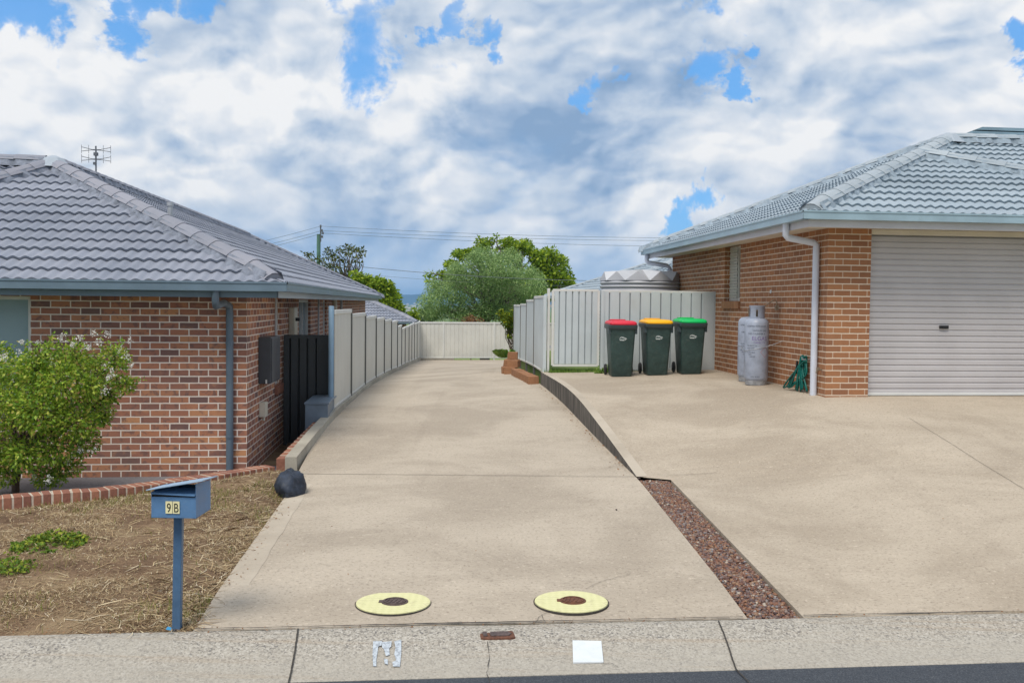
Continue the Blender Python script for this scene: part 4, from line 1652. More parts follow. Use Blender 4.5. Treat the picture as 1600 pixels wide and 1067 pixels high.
# hidden back slopes
rm.quad(apex, apex2, hl(OV - 2 * hw, -OV + ED, EZ), hl(OV - 11.9, -OV + hw, EZ + .02 + hw * tanL))
rm.add([rear_c, apex2, hl(OV - 2 * hw, -OV + ED, EZ)], [(0, 1, 2)])
roof = rm.build('roof', M['tile_left'], lh)
p = MB()
p.lathe([(.30, -.13), (.16, .02), (.04, .065), (0, .07)], apex + UP * .03, 8)
p.build('ridge_flashing', M['fascia_left_side'], roof)
cm, bm_ = MB(), MB()
ridge_caps(cm, bm_, rp0 + UP * .03, apex + UP * .03, .43, start=.26)
ridge_caps(cm, bm_, rear_c + UP * .04, apex2 + UP * .035, .43)
ridge_caps(cm, bm_, apex2 + UP * .06, apex + UP * .06, .41)
lp = hl(OV - 6.3, -OV + 1.2, EZ + .02 + 1.2 * tanL)
ridge_caps(cm, bm_, lp + UP * .04, apex + UP * .035, .43)
ridge_caps(cm, bm_, hl(OV - 11.9, -OV + hw, EZ + .02 + hw * tanL + .06), apex - RV * .1 + UP * .06, .41)
cm.build('ridge_cap', M['cap_left'], roof)
bm_.build('ridge_mortar', M['bed_left'], roof)
# vent pipe on the side slope
p = MB()
vd = ray(266, 338)
vn = DV.cross(sl_s)
vp = EYE + vd * ((rp0 - EYE).dot(vn) / vd.dot(vn))
p.tube([vp - UP * .1, vp + UP * .16], .04, 12)
p.tube([vp + UP * .16, vp + UP * .22], .052, 12)
vo = p.build('vent_pipe', M['galv'], roof, smooth=True, auto=40)
# soffit, fascia, gutter
p = MB()
def soffit_ring(pm, f, z, ov, L1, L2):
    pm.quad(f(ov, -ov, z), f(ov, L2 + ov, z), f(-.05, L2 + ov, z), f(-.05, -ov, z))
    pm.quad(f(-.05, -ov, z), f(-.05, .05, z), f(-L1, .05, z), f(-L1, -ov, z))
soffit_ring(p, hl, SOF, OV - .14, 10.6, LH_D)
p.build('soffit', M['soffit'], lh)
p = MB()
FO_ = OV - .12
p.box(hl(FO_, -FO_, SOF - .02), RV * -11.0, DV * .02, UP * .17)
p.build('fascia', M['gutter_left'], lh)
p = MB()
p.box(hl(FO_ + .002, -FO_, SOF - .02), RV * -.02, DV * (LH_D + 2 * FO_), UP * .17)
p.build('fascia', M['fascia_left_side'], lh)
p = MB()
gutter(p, hl(OV, -OV, EZ), hl(-11, -OV, EZ), -DV)
g1_ = p.build('gutter', M['gutter_left'], lh)
p = MB()
gutter(p, hl(OV, -OV, EZ), hl(OV, LH_D + OV, EZ), RV)
p.build('gutter', M['gutter_left'], lh)
# downpipe with offset
dpx = (at(356, 600, 8.65).x - HL.x) / RV.x
p = MB()
gtop = hl(dpx - .08, -OV + .06, EZ - .08)
p.tube([gtop, gtop - UP * .17, gtop - UP * .22 + DV * .02, hl(dpx - .04, -.22, 1.97), hl(dpx, -.075, 1.93), hl(dpx, -.055, 1.85), hl(dpx, -.055, -.3)], .046, 14)
p.build('downpipe', M['pipe_left'], lh, smooth=True, auto=60)
for z in (1.45, .25):
    p = MB()
    p.lathe([(.048, z), (.053, z), (.053, z + .03), (.048, z + .03)], hl(dpx, -.055), 14)
    p.build('pipe_bracket', M['pipe_left'], lh)


def window(root, o, u, nrm, op, frame_m, glass_m, depth=.10, mull=(0.5,), sill=True, sill_m=None, fw=.045):
    a, b, c, d = op
    P_ = lambda q, z, e=0: Vector((o.x, o.y, 0)) + u * q + UP * z - nrm * e
    g = MB()
    g.quad(P_(a, c, depth - .005), P_(b, c, depth - .005), P_(b, d, depth - .005), P_(a, d, depth - .005))
    f = MB()
    th = .05
    for (q0, q1, z0, z1) in [(a, a + fw, c, d), (b - fw, b, c, d), (a + fw, b - fw, c, c + fw), (a + fw, b - fw, d - fw, d)] + [(lerp(a, b, k) - fw / 2, lerp(a, b, k) + fw / 2, c + fw, d - fw) for k in mull]:
        f.box(P_(q0, z0, depth - th * .0 - .001), u * (q1 - q0), nrm * th, UP * (z1 - z0))
    wo = f.build('window', frame_m, root)
    g.build('pane', glass_m, wo)
    if sill:
        s_ = MB()
        n = int((b - a + .1) / .086)
        for i in range(n):
            s_.box(P_(a - .05 + i * .086, c - .14, -.045) + nrm * 0, u * .078, -nrm * .13, UP * .13)
            # tilted look: the top slopes outwards
        s_.build('sill', sill_m, wo, bevel=.004)
    return wo


window(lh, hl(0, 0), -RV, -DV, win_front, M['alu'], M['blind'], mull=(.62,), sill_m=M['edging'])
window(lh, hl(0, 0), DV, RV, win_s[0], M['alu'], M['glass'], mull=(), sill_m=M['edging'])
window(lh, hl(0, 0), DV, RV, win_s[1], M['alu'], M['glass_pale'], sill_m=M['edging'])
window(lh, hl(0, 0), DV, RV, win_s[2], M['alu'], M['glass'], mull=(), sill_m=M['edging'])
# electrical boxes and conduit on the side wall
p = MB()
p.box(hl(0.002, .86, .865), RV * .17, DV * .80, UP * .64)
mb_box = p.build('meter_box', M['charcoal_box'], lh, bevel=.01)
p = MB()
p.box(hl(.172, .88, .88), RV * .012, DV * .76, UP * .61)
p.build('door', M['charcoal_box'], mb_box, bevel=.004)
p = MB()
p.box(hl(.10, .845, .87), RV * .02, DV * .014, UP * .055)
p.build('latch', M['alu'], mb_box)
p = MB()
p.box(hl(.002, .92, .40), RV * .085, DV * .22, UP * .20)
p.tube([hl(.05, 1.02, .40), hl(.05, 1.02, .34)], .02, 8)
p.build('junction_box', M['cream_plastic'], lh, bevel=.012)
p = MB()
p.tube([hl(.03, 2.24, SOF), hl(.03, 2.24, 1.0)], .014, 8)
p.build('conduit', M['conduit'], lh)
p = MB()
p.box(hl(.002, 3.85, .9), RV * .10, DV * .40, UP * 1.0)
p.build('gas_meter_box', M['cream_plastic'], lh, bevel=.015)
p = MB()
p.tube([hl(.10, 3.95, 1.70), hl(.16, 3.98, 1.70)], .03, 10)
p.build('tap', M['black'], lh)
for (t, r_, m_) in ((8.0, .02, 'conduit'), (11.6, .06, 'cream_plastic'), (13.5, .03, 'conduit')):
    p = MB()
    p.tube([hl(.05, t, SOF), hl(.05, t, -.3)], r_, 10)
    p.build('wall_pipe', M[m_], lh, smooth=True, auto=60)
# TV antenna
an = hl(OV - hw - .05, 1.0)
ax = at(150, 276, 13.0)
an = Vector((ax.x, ax.y, 0))
z0 = ax.z - .35
sc_ = 13.0 / 1067
ant = MB()
ant.tube([an + UP * z0, an + UP * (ax.z + .05)], .022, 8)
ant.tube([an + UP * (ax.z + .05), an + UP * (ax.z + 47 * sc_)], .016, 8)
antenna = ant.build('antenna', M['steel_dark'], lh)
el = MB()
for zc_ in (ax.z + 41 * sc_, ax.z + 26.5 * sc_):
    el.beam(an + RV * -.06 + UP * zc_, an + RV * .08 + UP * zc_, .03, .02)
    for k, sx in ((-1, -.26), (1, .27)):
        el.tube([an + RV * .05 * k + UP * zc_, an + RV * sx + UP * (zc_ - .03)], .006, 5)
        el.tube([an + RV * .05 * k + UP * zc_, an + RV * sx + UP * (zc_ + .05)], .006, 5)
        for q in (.5, 1.0):
            el.tube([an + RV * sx * q + UP * (zc_ - .07), an + RV * sx * q + UP * (zc_ + .09)], .004, 5)
el.abox(an + UP * (ax.z + 32 * sc_), .07, .06, .06)
el.abox(an + UP * (ax.z + 18 * sc_) - RV * .02, .05, .05, .05)
el.build('element', M['steel_dark'], antenna)

# ---- right house
RZ = 3.27
RS = 3.09
ROV = .60
RD = 8.9
rh = thing('brick_house', 'tan brick house with pale grey tiled roof and a roller door', 'house', HR)
def hr(s_, t, z=0): return Vector((HR.x, HR.y, 0)) + RV * s_ + DV * t + UP * z
gar_u0 = (at(1357, 480, 9.56).x - HR.x) / RV.x
gd = (gar_u0, gar_u0 + 4.9, .77, RS - .0)
wf = MB()
win_r = (3.92, 4.86, 2.09, RS - .0)
wall_face(wf, hr(0, 0), RV, 8.5, .55, RS, [(gd[0], gd[1], .55, RS)], -DV, .22, u_off=.14)
wall_face(wf, hr(0, 0), DV, RD, .55, RS, [win_r], -RV, .17, u_off=0.0)
wall_face(wf, hr(0, RD), RV, 8.5, .3, RS, [], DV)
wall_face(wf, hr(8.5, 0), DV, RD, .3, RS, [], RV)
wf.build('wall', M['brick_right'], rh)
# roller door
p = MB()
pitch = .083
z = .775
while z < RS - .10:
    prf = [(0, .0), (.010, -.014), (.062, -.014), (.070, -.006), (.077, .002), (.083, .0)]
    for i in range(len(prf) - 1):
        (q0, e0), (q1, e1) = prf[i], prf[i + 1]
        a0, a1 = hr(gd[0], .13 + e0, z + q0), hr(gd[1], .13 + e0, z + q0)
        b0, b1 = hr(gd[0], .13 + e1, z + q1), hr(gd[1], .13 + e1, z + q1)
        p.quad(a0, a1, b1, b0)
    z += pitch
door = p.build('garage_door', M['roller'], rh)
p = MB()
p.box(hr(gd[0], .10, .765), RV * (gd[1] - gd[0]), DV * .03, UP * .035)
p.build('bottom_rail', M['alu'], door)
hx = (at(1475, 511, 9.7).x - HR.x) / RV.x
hz_ = at(1475, 511, 9.72).z
p = MB()
p.box(hr(hx - .065, .085, hz_ - .022), RV * .13, DV * .04, UP * .045)
p.tube([hr(hx - .03, .08, hz_), hr(hx + .03, .08, hz_)], .012, 8)
p.build('handle', M['black'], door, bevel=.006)
p = MB()
p.box(hr(gd[0] - .005, .02, RS - .075), RV * (gd[1] - gd[0] + .01), DV * .05, UP * .07)
p.build('door_head_trim', M['soffit'], rh)
p = MB()
p.box(hr(gd[0], .225, .5), RV * (gd[1] - gd[0]), DV * .05, UP * 2.6)
p.build('garage_back', M['black'], rh)
# roof
tanR = .402
slR = math.atan(tanR)
r_f = DV * math.cos(slR) + UP * math.sin(slR)
r_s = RV * math.cos(slR) + UP * math.sin(slR)
s2 = 4.356
V2 = s2 / math.cos(slR)
F0 = hr(-ROV, -ROV, RZ + .02)
rm = MB()
tiled_plane(rm, F0 + DV * .05, RV, r_f, [(.06, 0), (14, 0), (14, V2), (s2, V2)], gauge=.335, period=.15, amp=.0135, lip=.037)
LB = RD + 2 * ROV
tiled_plane(rm, F0 + RV * .05, DV, r_s, [(.06, 0), (LB, 0), (LB - s2, V2), (s2, V2)], gauge=.335, period=.15, amp=.0135, lip=.037, per=6)
A2 = hr(-ROV + s2, -ROV + s2, RZ + .02 + s2 * tanR)
BR = hr(-ROV, -ROV + LB, RZ + .02)
A3 = hr(-ROV + s2, -ROV + LB - s2, RZ + .02 + s2 * tanR)
rm.quad(BR, A3, hr(14, -ROV + LB - s2, A3.z), hr(14, -ROV + LB, RZ))
rm.quad(A2, hr(14, -ROV + s2, A2.z), hr(14, -ROV + LB - s2, A3.z), A3)
rroof = rm.build('roof', M['tile_right'], rh)
p = MB()
p.lathe([(.30, -.13), (.16, .02), (.04, .065), (0, .07)], A2 + UP * .03, 8)
p.build('ridge_flashing', M['fascia_left_side'], rroof)
cm, bm_ = MB(), MB()
ridge_caps(cm, bm_, F0 + UP * .03, A2 + UP * .03, .43, r=.14, start=.24)
ridge_caps(cm, bm_, BR + UP * .05, A3 + UP * .05, .41, r=.12)
ridge_caps(cm, bm_, A3 + UP * .05, A2 + UP * .05, .41, r=.12)
s1 = 3.27
A1 = hr(-ROV + s1, -ROV + s1, RZ + .02 + s1 * tanR)
Lp = hr(-ROV + 6.0, -ROV + 1.03, RZ + .02 + 1.03 * tanR)
ridge_caps(cm, bm_, Lp + UP * .05, A1 + UP * .05, .43, r=.14)
ridge_caps(cm, bm_, A2 + RV * 5 + UP * .06, A2 + UP * .06, .41, r=.14)
cm.build('ridge_cap', M['cap_right'], rroof)
bm_.build('ridge_mortar', M['bed_right'], rroof)
# metal ventilator with louvred rails standing behind the ridge
p = MB()
v0, v1 = at(1500, 212, 13.4), at(1535, 198.5, 13.4)
zb_, zt_ = v0.z - .5, v1.z
for k in range(3):
    z1_ = zt_ - k * .085
    za_ = z1_ - .045 if k else z1_ - .055
    f1, f2 = lerp(v1.x, v0.x, (zt_ - z1_) / (zt_ - v0.z)), lerp(v1.x, v0.x, (zt_ - za_) / (zt_ - v0.z))
    p.prism([Vector((f2, v0.y - k * .03, za_)), Vector((16, v0.y + .8 - k * .03, za_)), Vector((16, v0.y + .8 - k * .03, z1_)), Vector((f1, v0.y - k * .03, z1_))], (0, .35, 0))
p.build('roof_ventilator', M['gutter_right'], rroof)
p = MB()
p.box(Vector((v1.x + .05, v0.y + .12, zb_)), (6, .85, 0), (0, .2, 0), UP * (zt_ - zb_ - .03))
p.build('ventilator_base', M['steel_dark'], rroof)
# soffit fascia gutter
p = MB()
ov = ROV - .14
p.quad(hr(-ov, -ov, RS), hr(-ov, RD + ov, RS), hr(.05, RD + ov, RS), hr(.05, -ov, RS))
p.quad(hr(.05, -ov, RS), hr(.05, .05, RS), hr(9, .05, RS), hr(9, -ov, RS))
p.quad(hr(gd[0], .0, RS - .001), hr(gd[0], .2, RS - .001), hr(gd[1], .2, RS - .001), hr(gd[1], .0, RS - .001))
p.build('soffit', M['soffit'], rh)
p = MB()
fo = ROV - .12
p.box(hr(-fo, -fo, RS - .03), RV * 10, DV * .02, UP * .20)
p.box(hr(-fo, -fo + .021, RS - .03), RV * .02, DV * (RD + 2 * fo), UP * .20)
p.build('fascia', M['fascia_right'], rh)
p = MB()
gutter(p, hr(-ROV, -ROV, RZ), hr(9.4, -ROV, RZ), -DV)
p.build('gutter', M['gutter_right'], rh)
p = MB()
gutter(p, hr(-ROV, -ROV, RZ), hr(-ROV, RD + ROV + .02, RZ), -RV)
p.build('gutter', M['gutter_right'], rh)
# downpipes
p = MB()
dq = .28
p.tube([hr(-ROV + .07, dq - .05, RZ - .09), hr(-ROV + .07, dq - .05, RS - .10), hr(-ROV + .10, dq - .05, RS - .13), hr(-.10, dq, RS - .19), hr(-.06, dq, RS - .22), hr(-.06, dq, RS - .3), hr(-.06, dq, .74)], .047, 16)
p.build('downpipe', M['pipe_right'], rh, smooth=True, auto=60)
p = MB()
p.tube([hr(-ROV + .07, RD + .3, RZ - .09), hr(-ROV + .07, RD + .3, RS - .08), hr(-ROV + .11, RD + .3, RS - .12), hr(-.10, RD + .12, RS - .19), hr(-.04, RD + .08, RS - .25), hr(-.04, RD + .08, .6)], .05, 12)
p.build('downpipe', M['pipe_right'], rh, smooth=True, auto=60)
# window with diamond mesh screen
wo = window(rh, hr(0, 0), DV, -RV, win_r, M['mesh_screen'], M['glass'], depth=.17, mull=(.52,), sill_m=M['block'], fw=.05)
p = MB()
a, b, c, d = win_r
a_m = lerp(a, b, .52)
stp = .105
k = -30
while k < 60:
    for sg in (1, -1):
        # a slanted wire clipped to the far half of the window
        u0 = a_m
        pts_ = []
        zc_ = c + k * stp
        z_a, z_b = (zc_, zc_ + sg * (b - a_m) * 1.7)
        lo_, hi_ = 0.0, 1.0
        dz = z_b - z_a
        if dz > 0: lo_, hi_ = max(0, (c - z_a) / dz), min(1, (d - z_a) / dz)
        else: lo_, hi_ = max(0, (d - z_a) / dz), min(1, (c - z_a) / dz)
        if hi_ - lo_ > .02:
            q0 = hr(-0, a_m + (b - a_m) * lo_, z_a + dz * lo_) + RV * .10
            q1 = hr(-0, a_m + (b - a_m) * hi_, z_a + dz * hi_) + RV * .10
            p.beam(q0, q1, .008, .016)
    k += 1
p.build('security_screen', M['mesh_screen'], wo)
p = MB()
tp = hr(-.01, .12, at(1281, 577, 9.6).z)
p.tube([tp, tp - RV * .07], .014, 8)
p.tube([tp - RV * .06, tp - RV * .075 - UP * .05], .012, 8)
p.abox(tp - RV * .05 + UP * .012, .045, .012, .02)
p.build('tap', M['brass'], rh)
p = MB()
wv_ = at(1199, 458, 11.0)
p.box(hr(-.014, (wv_.y - HR.y) / DV.y, wv_.z), RV * .014, DV * .05, UP * .05)
p.build('wall_vent', M['alu'], rh)

# ------------------------------------------------------------------ neighbours behind
def back_house(name, label, o, wdt, dpt, z0, zw, tanp, wall_m, tile_m, cap_m, bed_m, yaw=YAW, ov=.5, per=6):
    root = thing(name, label, 'house', o + UP * z0)
    r_, d_ = Vector((math.cos(yaw), math.sin(yaw), 0)), Vector((-math.sin(yaw), math.cos(yaw), 0))
    P_ = lambda s_, t, z: Vector((o.x, o.y, 0)) + r_ * s_ + d_ * t + UP * z
    wf_ = MB()
    wall_face(wf_, P_(0, 0, 0), r_, wdt, z0 - .5, zw, [], -d_)
    wall_face(wf_, P_(0, 0, 0), d_, dpt, z0 - .5, zw, [], -r_)
    wall_face(wf_, P_(wdt, 0, 0), d_, dpt, z0 - .5, zw, [], r_)
    wall_face(wf_, P_(0, dpt, 0), r_, wdt, z0 - .5, zw, [], d_)
    wf_.build('wall', wall_m, root)
    a = math.atan(tanp)
    W, D = wdt + 2 * ov, dpt + 2 * ov
    h = min(W, D) / 2
    V_ = h / math.cos(a)
    ez = zw + .15
    rm_ = MB()
    c00, c10, c01, c11 = P_(-ov, -ov, ez), P_(wdt + ov, -ov, ez), P_(-ov, dpt + ov, ez), P_(wdt + ov, dpt + ov, ez)
    kw_ = dict(gauge=.335, period=.15, amp=.0135, lip=.037, per=per)
    if W >= D:
        t1, t2 = [(0, 0), (W, 0), (W - h, V_), (h, V_)], [(0, 0), (D, 0), (h, V_)]
    else:
        t1, t2 = [(0, 0), (W, 0), (h, V_)], [(0, 0), (D, 0), (D - h, V_), (h, V_)]
    sf = lambda v: v * math.cos(a) + UP * math.sin(a)
    tiled_plane(rm_, c00, r_, sf(d_), t1, **kw_)
    tiled_plane(rm_, c00, d_, sf(r_), t2, **kw_)
    tiled_plane(rm_, c10, d_, sf(-r_), t2, **kw_)
    tiled_plane(rm_, c01, r_, sf(-d_), t1, **kw_)
    ro = rm_.build('roof', tile_m, root)
    cm_, bb = MB(), MB()
    zt = ez + h * tanp
    if W >= D: e1, e2 = P_(-ov + h, -ov + h, zt), P_(wdt + ov - h, -ov + h, zt)
    else: e1, e2 = P_(-ov + h, -ov + h, zt), P_(-ov + h, dpt + ov - h, zt)
    ends = ((c00, e1), (c01, e1 if W >= D else e2), (c10, e2 if W >= D else e1), (c11, e2))
    for p0, p1 in ends: ridge_caps(cm_, bb, p0 + UP * .06, p1 + UP * .06)
    if (e2 - e1).length > .3: ridge_caps(cm_, bb, e1 + UP * .06, e2 + UP * .06)
    cm_.build('ridge_cap', cap_m, ro)
    bb.build('ridge_mortar', bed_m, ro)
    gm = MB()
    gutter(gm, c00, c10, -d_)
    gutter(gm, c00, c01, -r_)
    gutter(gm, c10, c11, r_)
    gm.build('gutter', M['gutter_left'] if wall_m is M['brick_left'] else M['gutter_right'], root)
    return root


# left neighbour: its right eave corner shows over the fence
nc = at(648, 502, 33.0)
o_l = Vector((nc.x - .4, nc.y, 0)) - RV * 11.0
back_house('brick_house', 'grey tiled house seen over the cream fence behind the red brick house', o_l, 11.0, 11.5, -1.9, nc.z - .15, .42, M['brick_left'], M['tile_left'], M['cap_left'], M['bed_left'])
# right rear neighbour
rc = at(930, 460, 21.5)
rn = at(1200, 452, 21.0)
back_house('brick_house', 'pale tiled house partly hidden behind the corrugated water tank', Vector((rc.x + .5, rc.y + .3, 0)), 13.0, 9.5, .2, at(900, 466, 21.5).z, .355, M['brick_right'], M['tile_right'], M['cap_right'], M['bed_right'])

# ------------------------------------------------------------------ water tank
tc = at(1003, 440, 15.4)
tr_ = (at(1069, 440, 15.4).x - at(940, 440, 15.4).x) / 2
tk = thing('water_tank', 'grey corrugated water tank with a zigzag rim behind the fence', 'water tank', (tc.x, tc.y, .7))
zt_k = at(1003, 440, 15.4).z
p = MB()
prof_ = []
z = .68
while z < zt_k:
    for k in range(6):
        prof_.append((tr_ + .018 * math.sin(2 * PI * k / 6), z + .085 * k / 6))
    z += .085
p.lathe(prof_, (tc.x, tc.y, 0), 48)
p.build('body', M['tank'], tk, smooth=True)
p = MB()
nf = 11
zc_ = at(1003, 424, 15.4).z
zr_ = prof_[-1][1]
cpt = Vector((tc.x, tc.y, zc_ + .04))
for i in range(nf):
    a0, a1, a2 = [2 * PI * (i + k) / nf + .2 for k in (0, .5, 1)]
    q0, q2 = [Vector((tc.x + math.cos(a) * (tr_ + .03), tc.y + math.sin(a) * (tr_ + .03), zr_)) for a in (a0, a2)]
    q1 = Vector((tc.x + math.cos(a1) * (tr_ - .02) * .97, tc.y + math.sin(a1) * (tr_ - .02) * .97, zc_ - .02))
    p.add([q0, q2, q1], [(0, 1, 2)])
tri = p.build('rim_fold', M['tank'], tk)
p = MB()
for i in range(nf):
    a0, a1, a2 = [2 * PI * (i + k) / nf + .2 for k in (-.5, 0, .5)]
    q0, q2 = [Vector((tc.x + math.cos(a) * (tr_ - .02) * .97, tc.y + math.sin(a) * (tr_ - .02) * .97, zc_ - .02)) for a in (a0, a2)]
    q1 = Vector((tc.x + math.cos(a1) * (tr_ + .03), tc.y + math.sin(a1) * (tr_ + .03), zr_))
    p.add([q0, q1, q2, cpt], [(0, 1, 3), (1, 2, 3)])
p.build('roof', M['tank_roof'], tk)

# ------------------------------------------------------------------ wheelie bins
def make_bin():
    root = thing('wheelie_bin', 'x', 'wheelie bin', (0, 0, 0))
    H, Wt, Wb, Dt, Db = .93, .455, .375, .62, .46
    b = MB()
    def ring(wd, y0, y1, z, r_=.05):
        pts = []
        for (cx, cy, a0) in ((wd / 2 - r_, y0 + r_, -90), (wd / 2 - r_, y1 - r_, 0), (-wd / 2 + r_, y1 - r_, 90), (-wd / 2 + r_, y0 + r_, 180)):
            for k in range(5):
                a = R(a0 + 22.5 * k)
                pts.append(Vector((cx + r_ * math.cos(a), cy + r_ * math.sin(a), z)))
        return pts
    secs = [(Wb - .03, .035, .48, .0), (Wb, .02, .50, .03), (lerp(Wb, Wt, .5), -.025, .56, .45), (Wt, -.07, .60, .855)]
    rings = [ring(*q) for q in secs]
    n = len(rings[0])
    vs = [v for r_ in rings for v in r_]
    fs = [(i * n + k, i * n + (k + 1) % n, (i + 1) * n + (k + 1) % n, (i + 1) * n + k) for i in range(len(rings) - 1) for k in range(n)]
    fs.append(tuple(reversed(range(n))))
    b.add(vs, fs)
    bo = b.build('body', M['bin_body'], root, smooth=True, auto=50)
    r2 = MB()
    rr = [ring(Wt + .02, -.085, .615, .85), ring(Wt + .06, -.105, .64, .87), ring(Wt + .065, -.11, .645, .925), ring(Wt + .05, -.10, .635, .932), ring(Wt - .02, -.05, .59, .932)]
    vs = [v for r_ in rr for v in r_]
    fs = [(i * n + k, i * n + (k + 1) % n, (i + 1) * n + (k + 1) % n, (i + 1) * n + k) for i in range(len(rr) - 1) for k in range(n)]
    r2.add(vs, fs)
    for sx in (-1, 1):      # comb lugs under the rim
        r2.box((sx * (Wt / 2 + .005) - .025, -.04, .765), (.05, 0, 0), (0, .16, 0), UP * .10)
    r2.build('rim', M['bin_rim'], root, smooth=True, auto=45)
    ld = MB()
    lr = [ring(Wt + .03, -.115, .66, .930), ring(Wt + .04, -.12, .665, .955), ring(Wt + .0, -.10, .65, .985), ring(Wt - .08, -.05, .61, 1.0), ring(.1, .2, .3, 1.004)]
    vs = [v for r_ in lr for v in r_]
    fs = [(i * n + k, i * n + (k + 1) % n, (i + 1) * n + (k + 1) % n, (i + 1) * n + k) for i in range(len(lr) - 1) for k in range(n)]
    fs.append(tuple(range((len(lr) - 1) * n, len(lr) * n)))
    ld.add(vs, fs)
    lo = ld.build('lid', M['lid_red'], root, smooth=True, auto=45)
    lip_ = MB()
    lip_.box((-.17, .40, 1.0), (.28, 0, 0), (0, .18, 0), UP * .02)
    lip_.build('lid_ridge', M['lid_red'], lo, bevel=.008)
    hd = MB()
    hd.tube([(-.21, .66, .91), (-.21, .71, .93), (.21, .71, .93), (.21, .66, .91)], .016, 10)
    hd.build('handle', M['bin_rim'], root)
    for sx in (-1, 1):
        wh = MB()
        prf = [(.0, -.022), (.085, -.022), (.10, -.012), (.10, .012), (.085, .022), (.0, .022)]
        vs = []
        for (rad, xx) in prf:
            for k in range(20):
                a = 2 * PI * k / 20
                vs.append(Vector((sx * .235 + xx, .50 + rad * math.cos(a), .10 + rad * math.sin(a))))
        fs = [(i * 20 + k, i * 20 + (k + 1) % 20, (i + 1) * 20 + (k + 1) % 20, (i + 1) * 20 + k) for i in range(len(prf) - 1) for k in range(20)]
        wh.add(vs, fs)
        wh.build('wheel', M['black'], root, smooth=True, auto=40)
    # printed council emblem: a hill outline over a line of words
    em = MB()
    def on_face(x, z): return Vector((x, -.0725 + (.86 - z) * .112 - .004, z))
    def stroke(pts_, wd):
        for i in range(len(pts_) - 1):
            a, c = on_face(*pts_[i]), on_face(*pts_[i + 1])
            dd = (c - a).normalized()
            nn_ = Vector((-dd.z, 0, dd.x)) * wd / 2
            em.quad(a + nn_, a - nn_, c - nn_, c + nn_)
    zc_ = .685
    stroke([(-.06, zc_ - .01), (-.045, zc_ + .018), (-.015, zc_ + .03), (.01, zc_ + .02), (.03, zc_ + .012), (.07, zc_ - .005)], .007)
    stroke([(-.03, zc_), (-.005, zc_ + .012), (.02, zc_), (.05, zc_ - .008)], .006)
    stroke([(-.058, zc_ - .028), (.025, zc_ - .030)], .012)
    stroke([(.03, zc_ - .026), (.055, zc_ - .022)], .008)
    em.build('emblem', M['white_mark'], root)
    return root


bin0 = make_bin()
bins = [(972, 580, 'lid_red', 'dark green wheelie bin with a red lid'), (1028, 580, 'lid_yellow', 'dark green wheelie bin with a yellow lid'), (1081, 579.5, 'lid_green', 'dark green wheelie bin with a bright green lid')]
for i, (px, py, lm, lab) in enumerate(bins):
    o = bin0 if i == 0 else copy_tree(bin0)
    Y = 12.2 + i * .06
    q = at(px, py, Y)
    o.location = (q.x, q.y, padf(q.x, q.y) + .004)
    o.rotation_euler = (0, 0, R((2, 3, 2)[i]))
    tag(o, lab, 'wheelie bin', 'wheelie bins in front of the fence')
    if i:
        for ch in o.children:
            if ch.name.startswith('lid'):
                ch.data = ch.data.copy()
                ch.data.materials[0] = M[lm]
                for g in ch.children:
                    g.data = g.data.copy()
                    g.data.materials[0] = M[lm]

# ------------------------------------------------------------------ gas cylinders
def letters(txt, size, name, m, parent, fn, depth=.0008):
    """lettering as mesh, wrapped on a surface by fn(x, y) -> point"""
    cu = bpy.data.curves.new(name, 'FONT')
    cu.body = txt
    cu.size = size
    cu.align_x = 'CENTER'
    tmp = bpy.data.objects.new(name, cu)
    C.objects.link(tmp)
    dg = bpy.context.evaluated_depsgraph_get()
    me = bpy.data.meshes.new_from_object(tmp.evaluated_get(dg))
    bpy.data.objects.remove(tmp)
    bpy.data.curves.remove(cu)
    for v in me.vertices:
        v.co = fn(v.co.x, v.co.y)
    return me


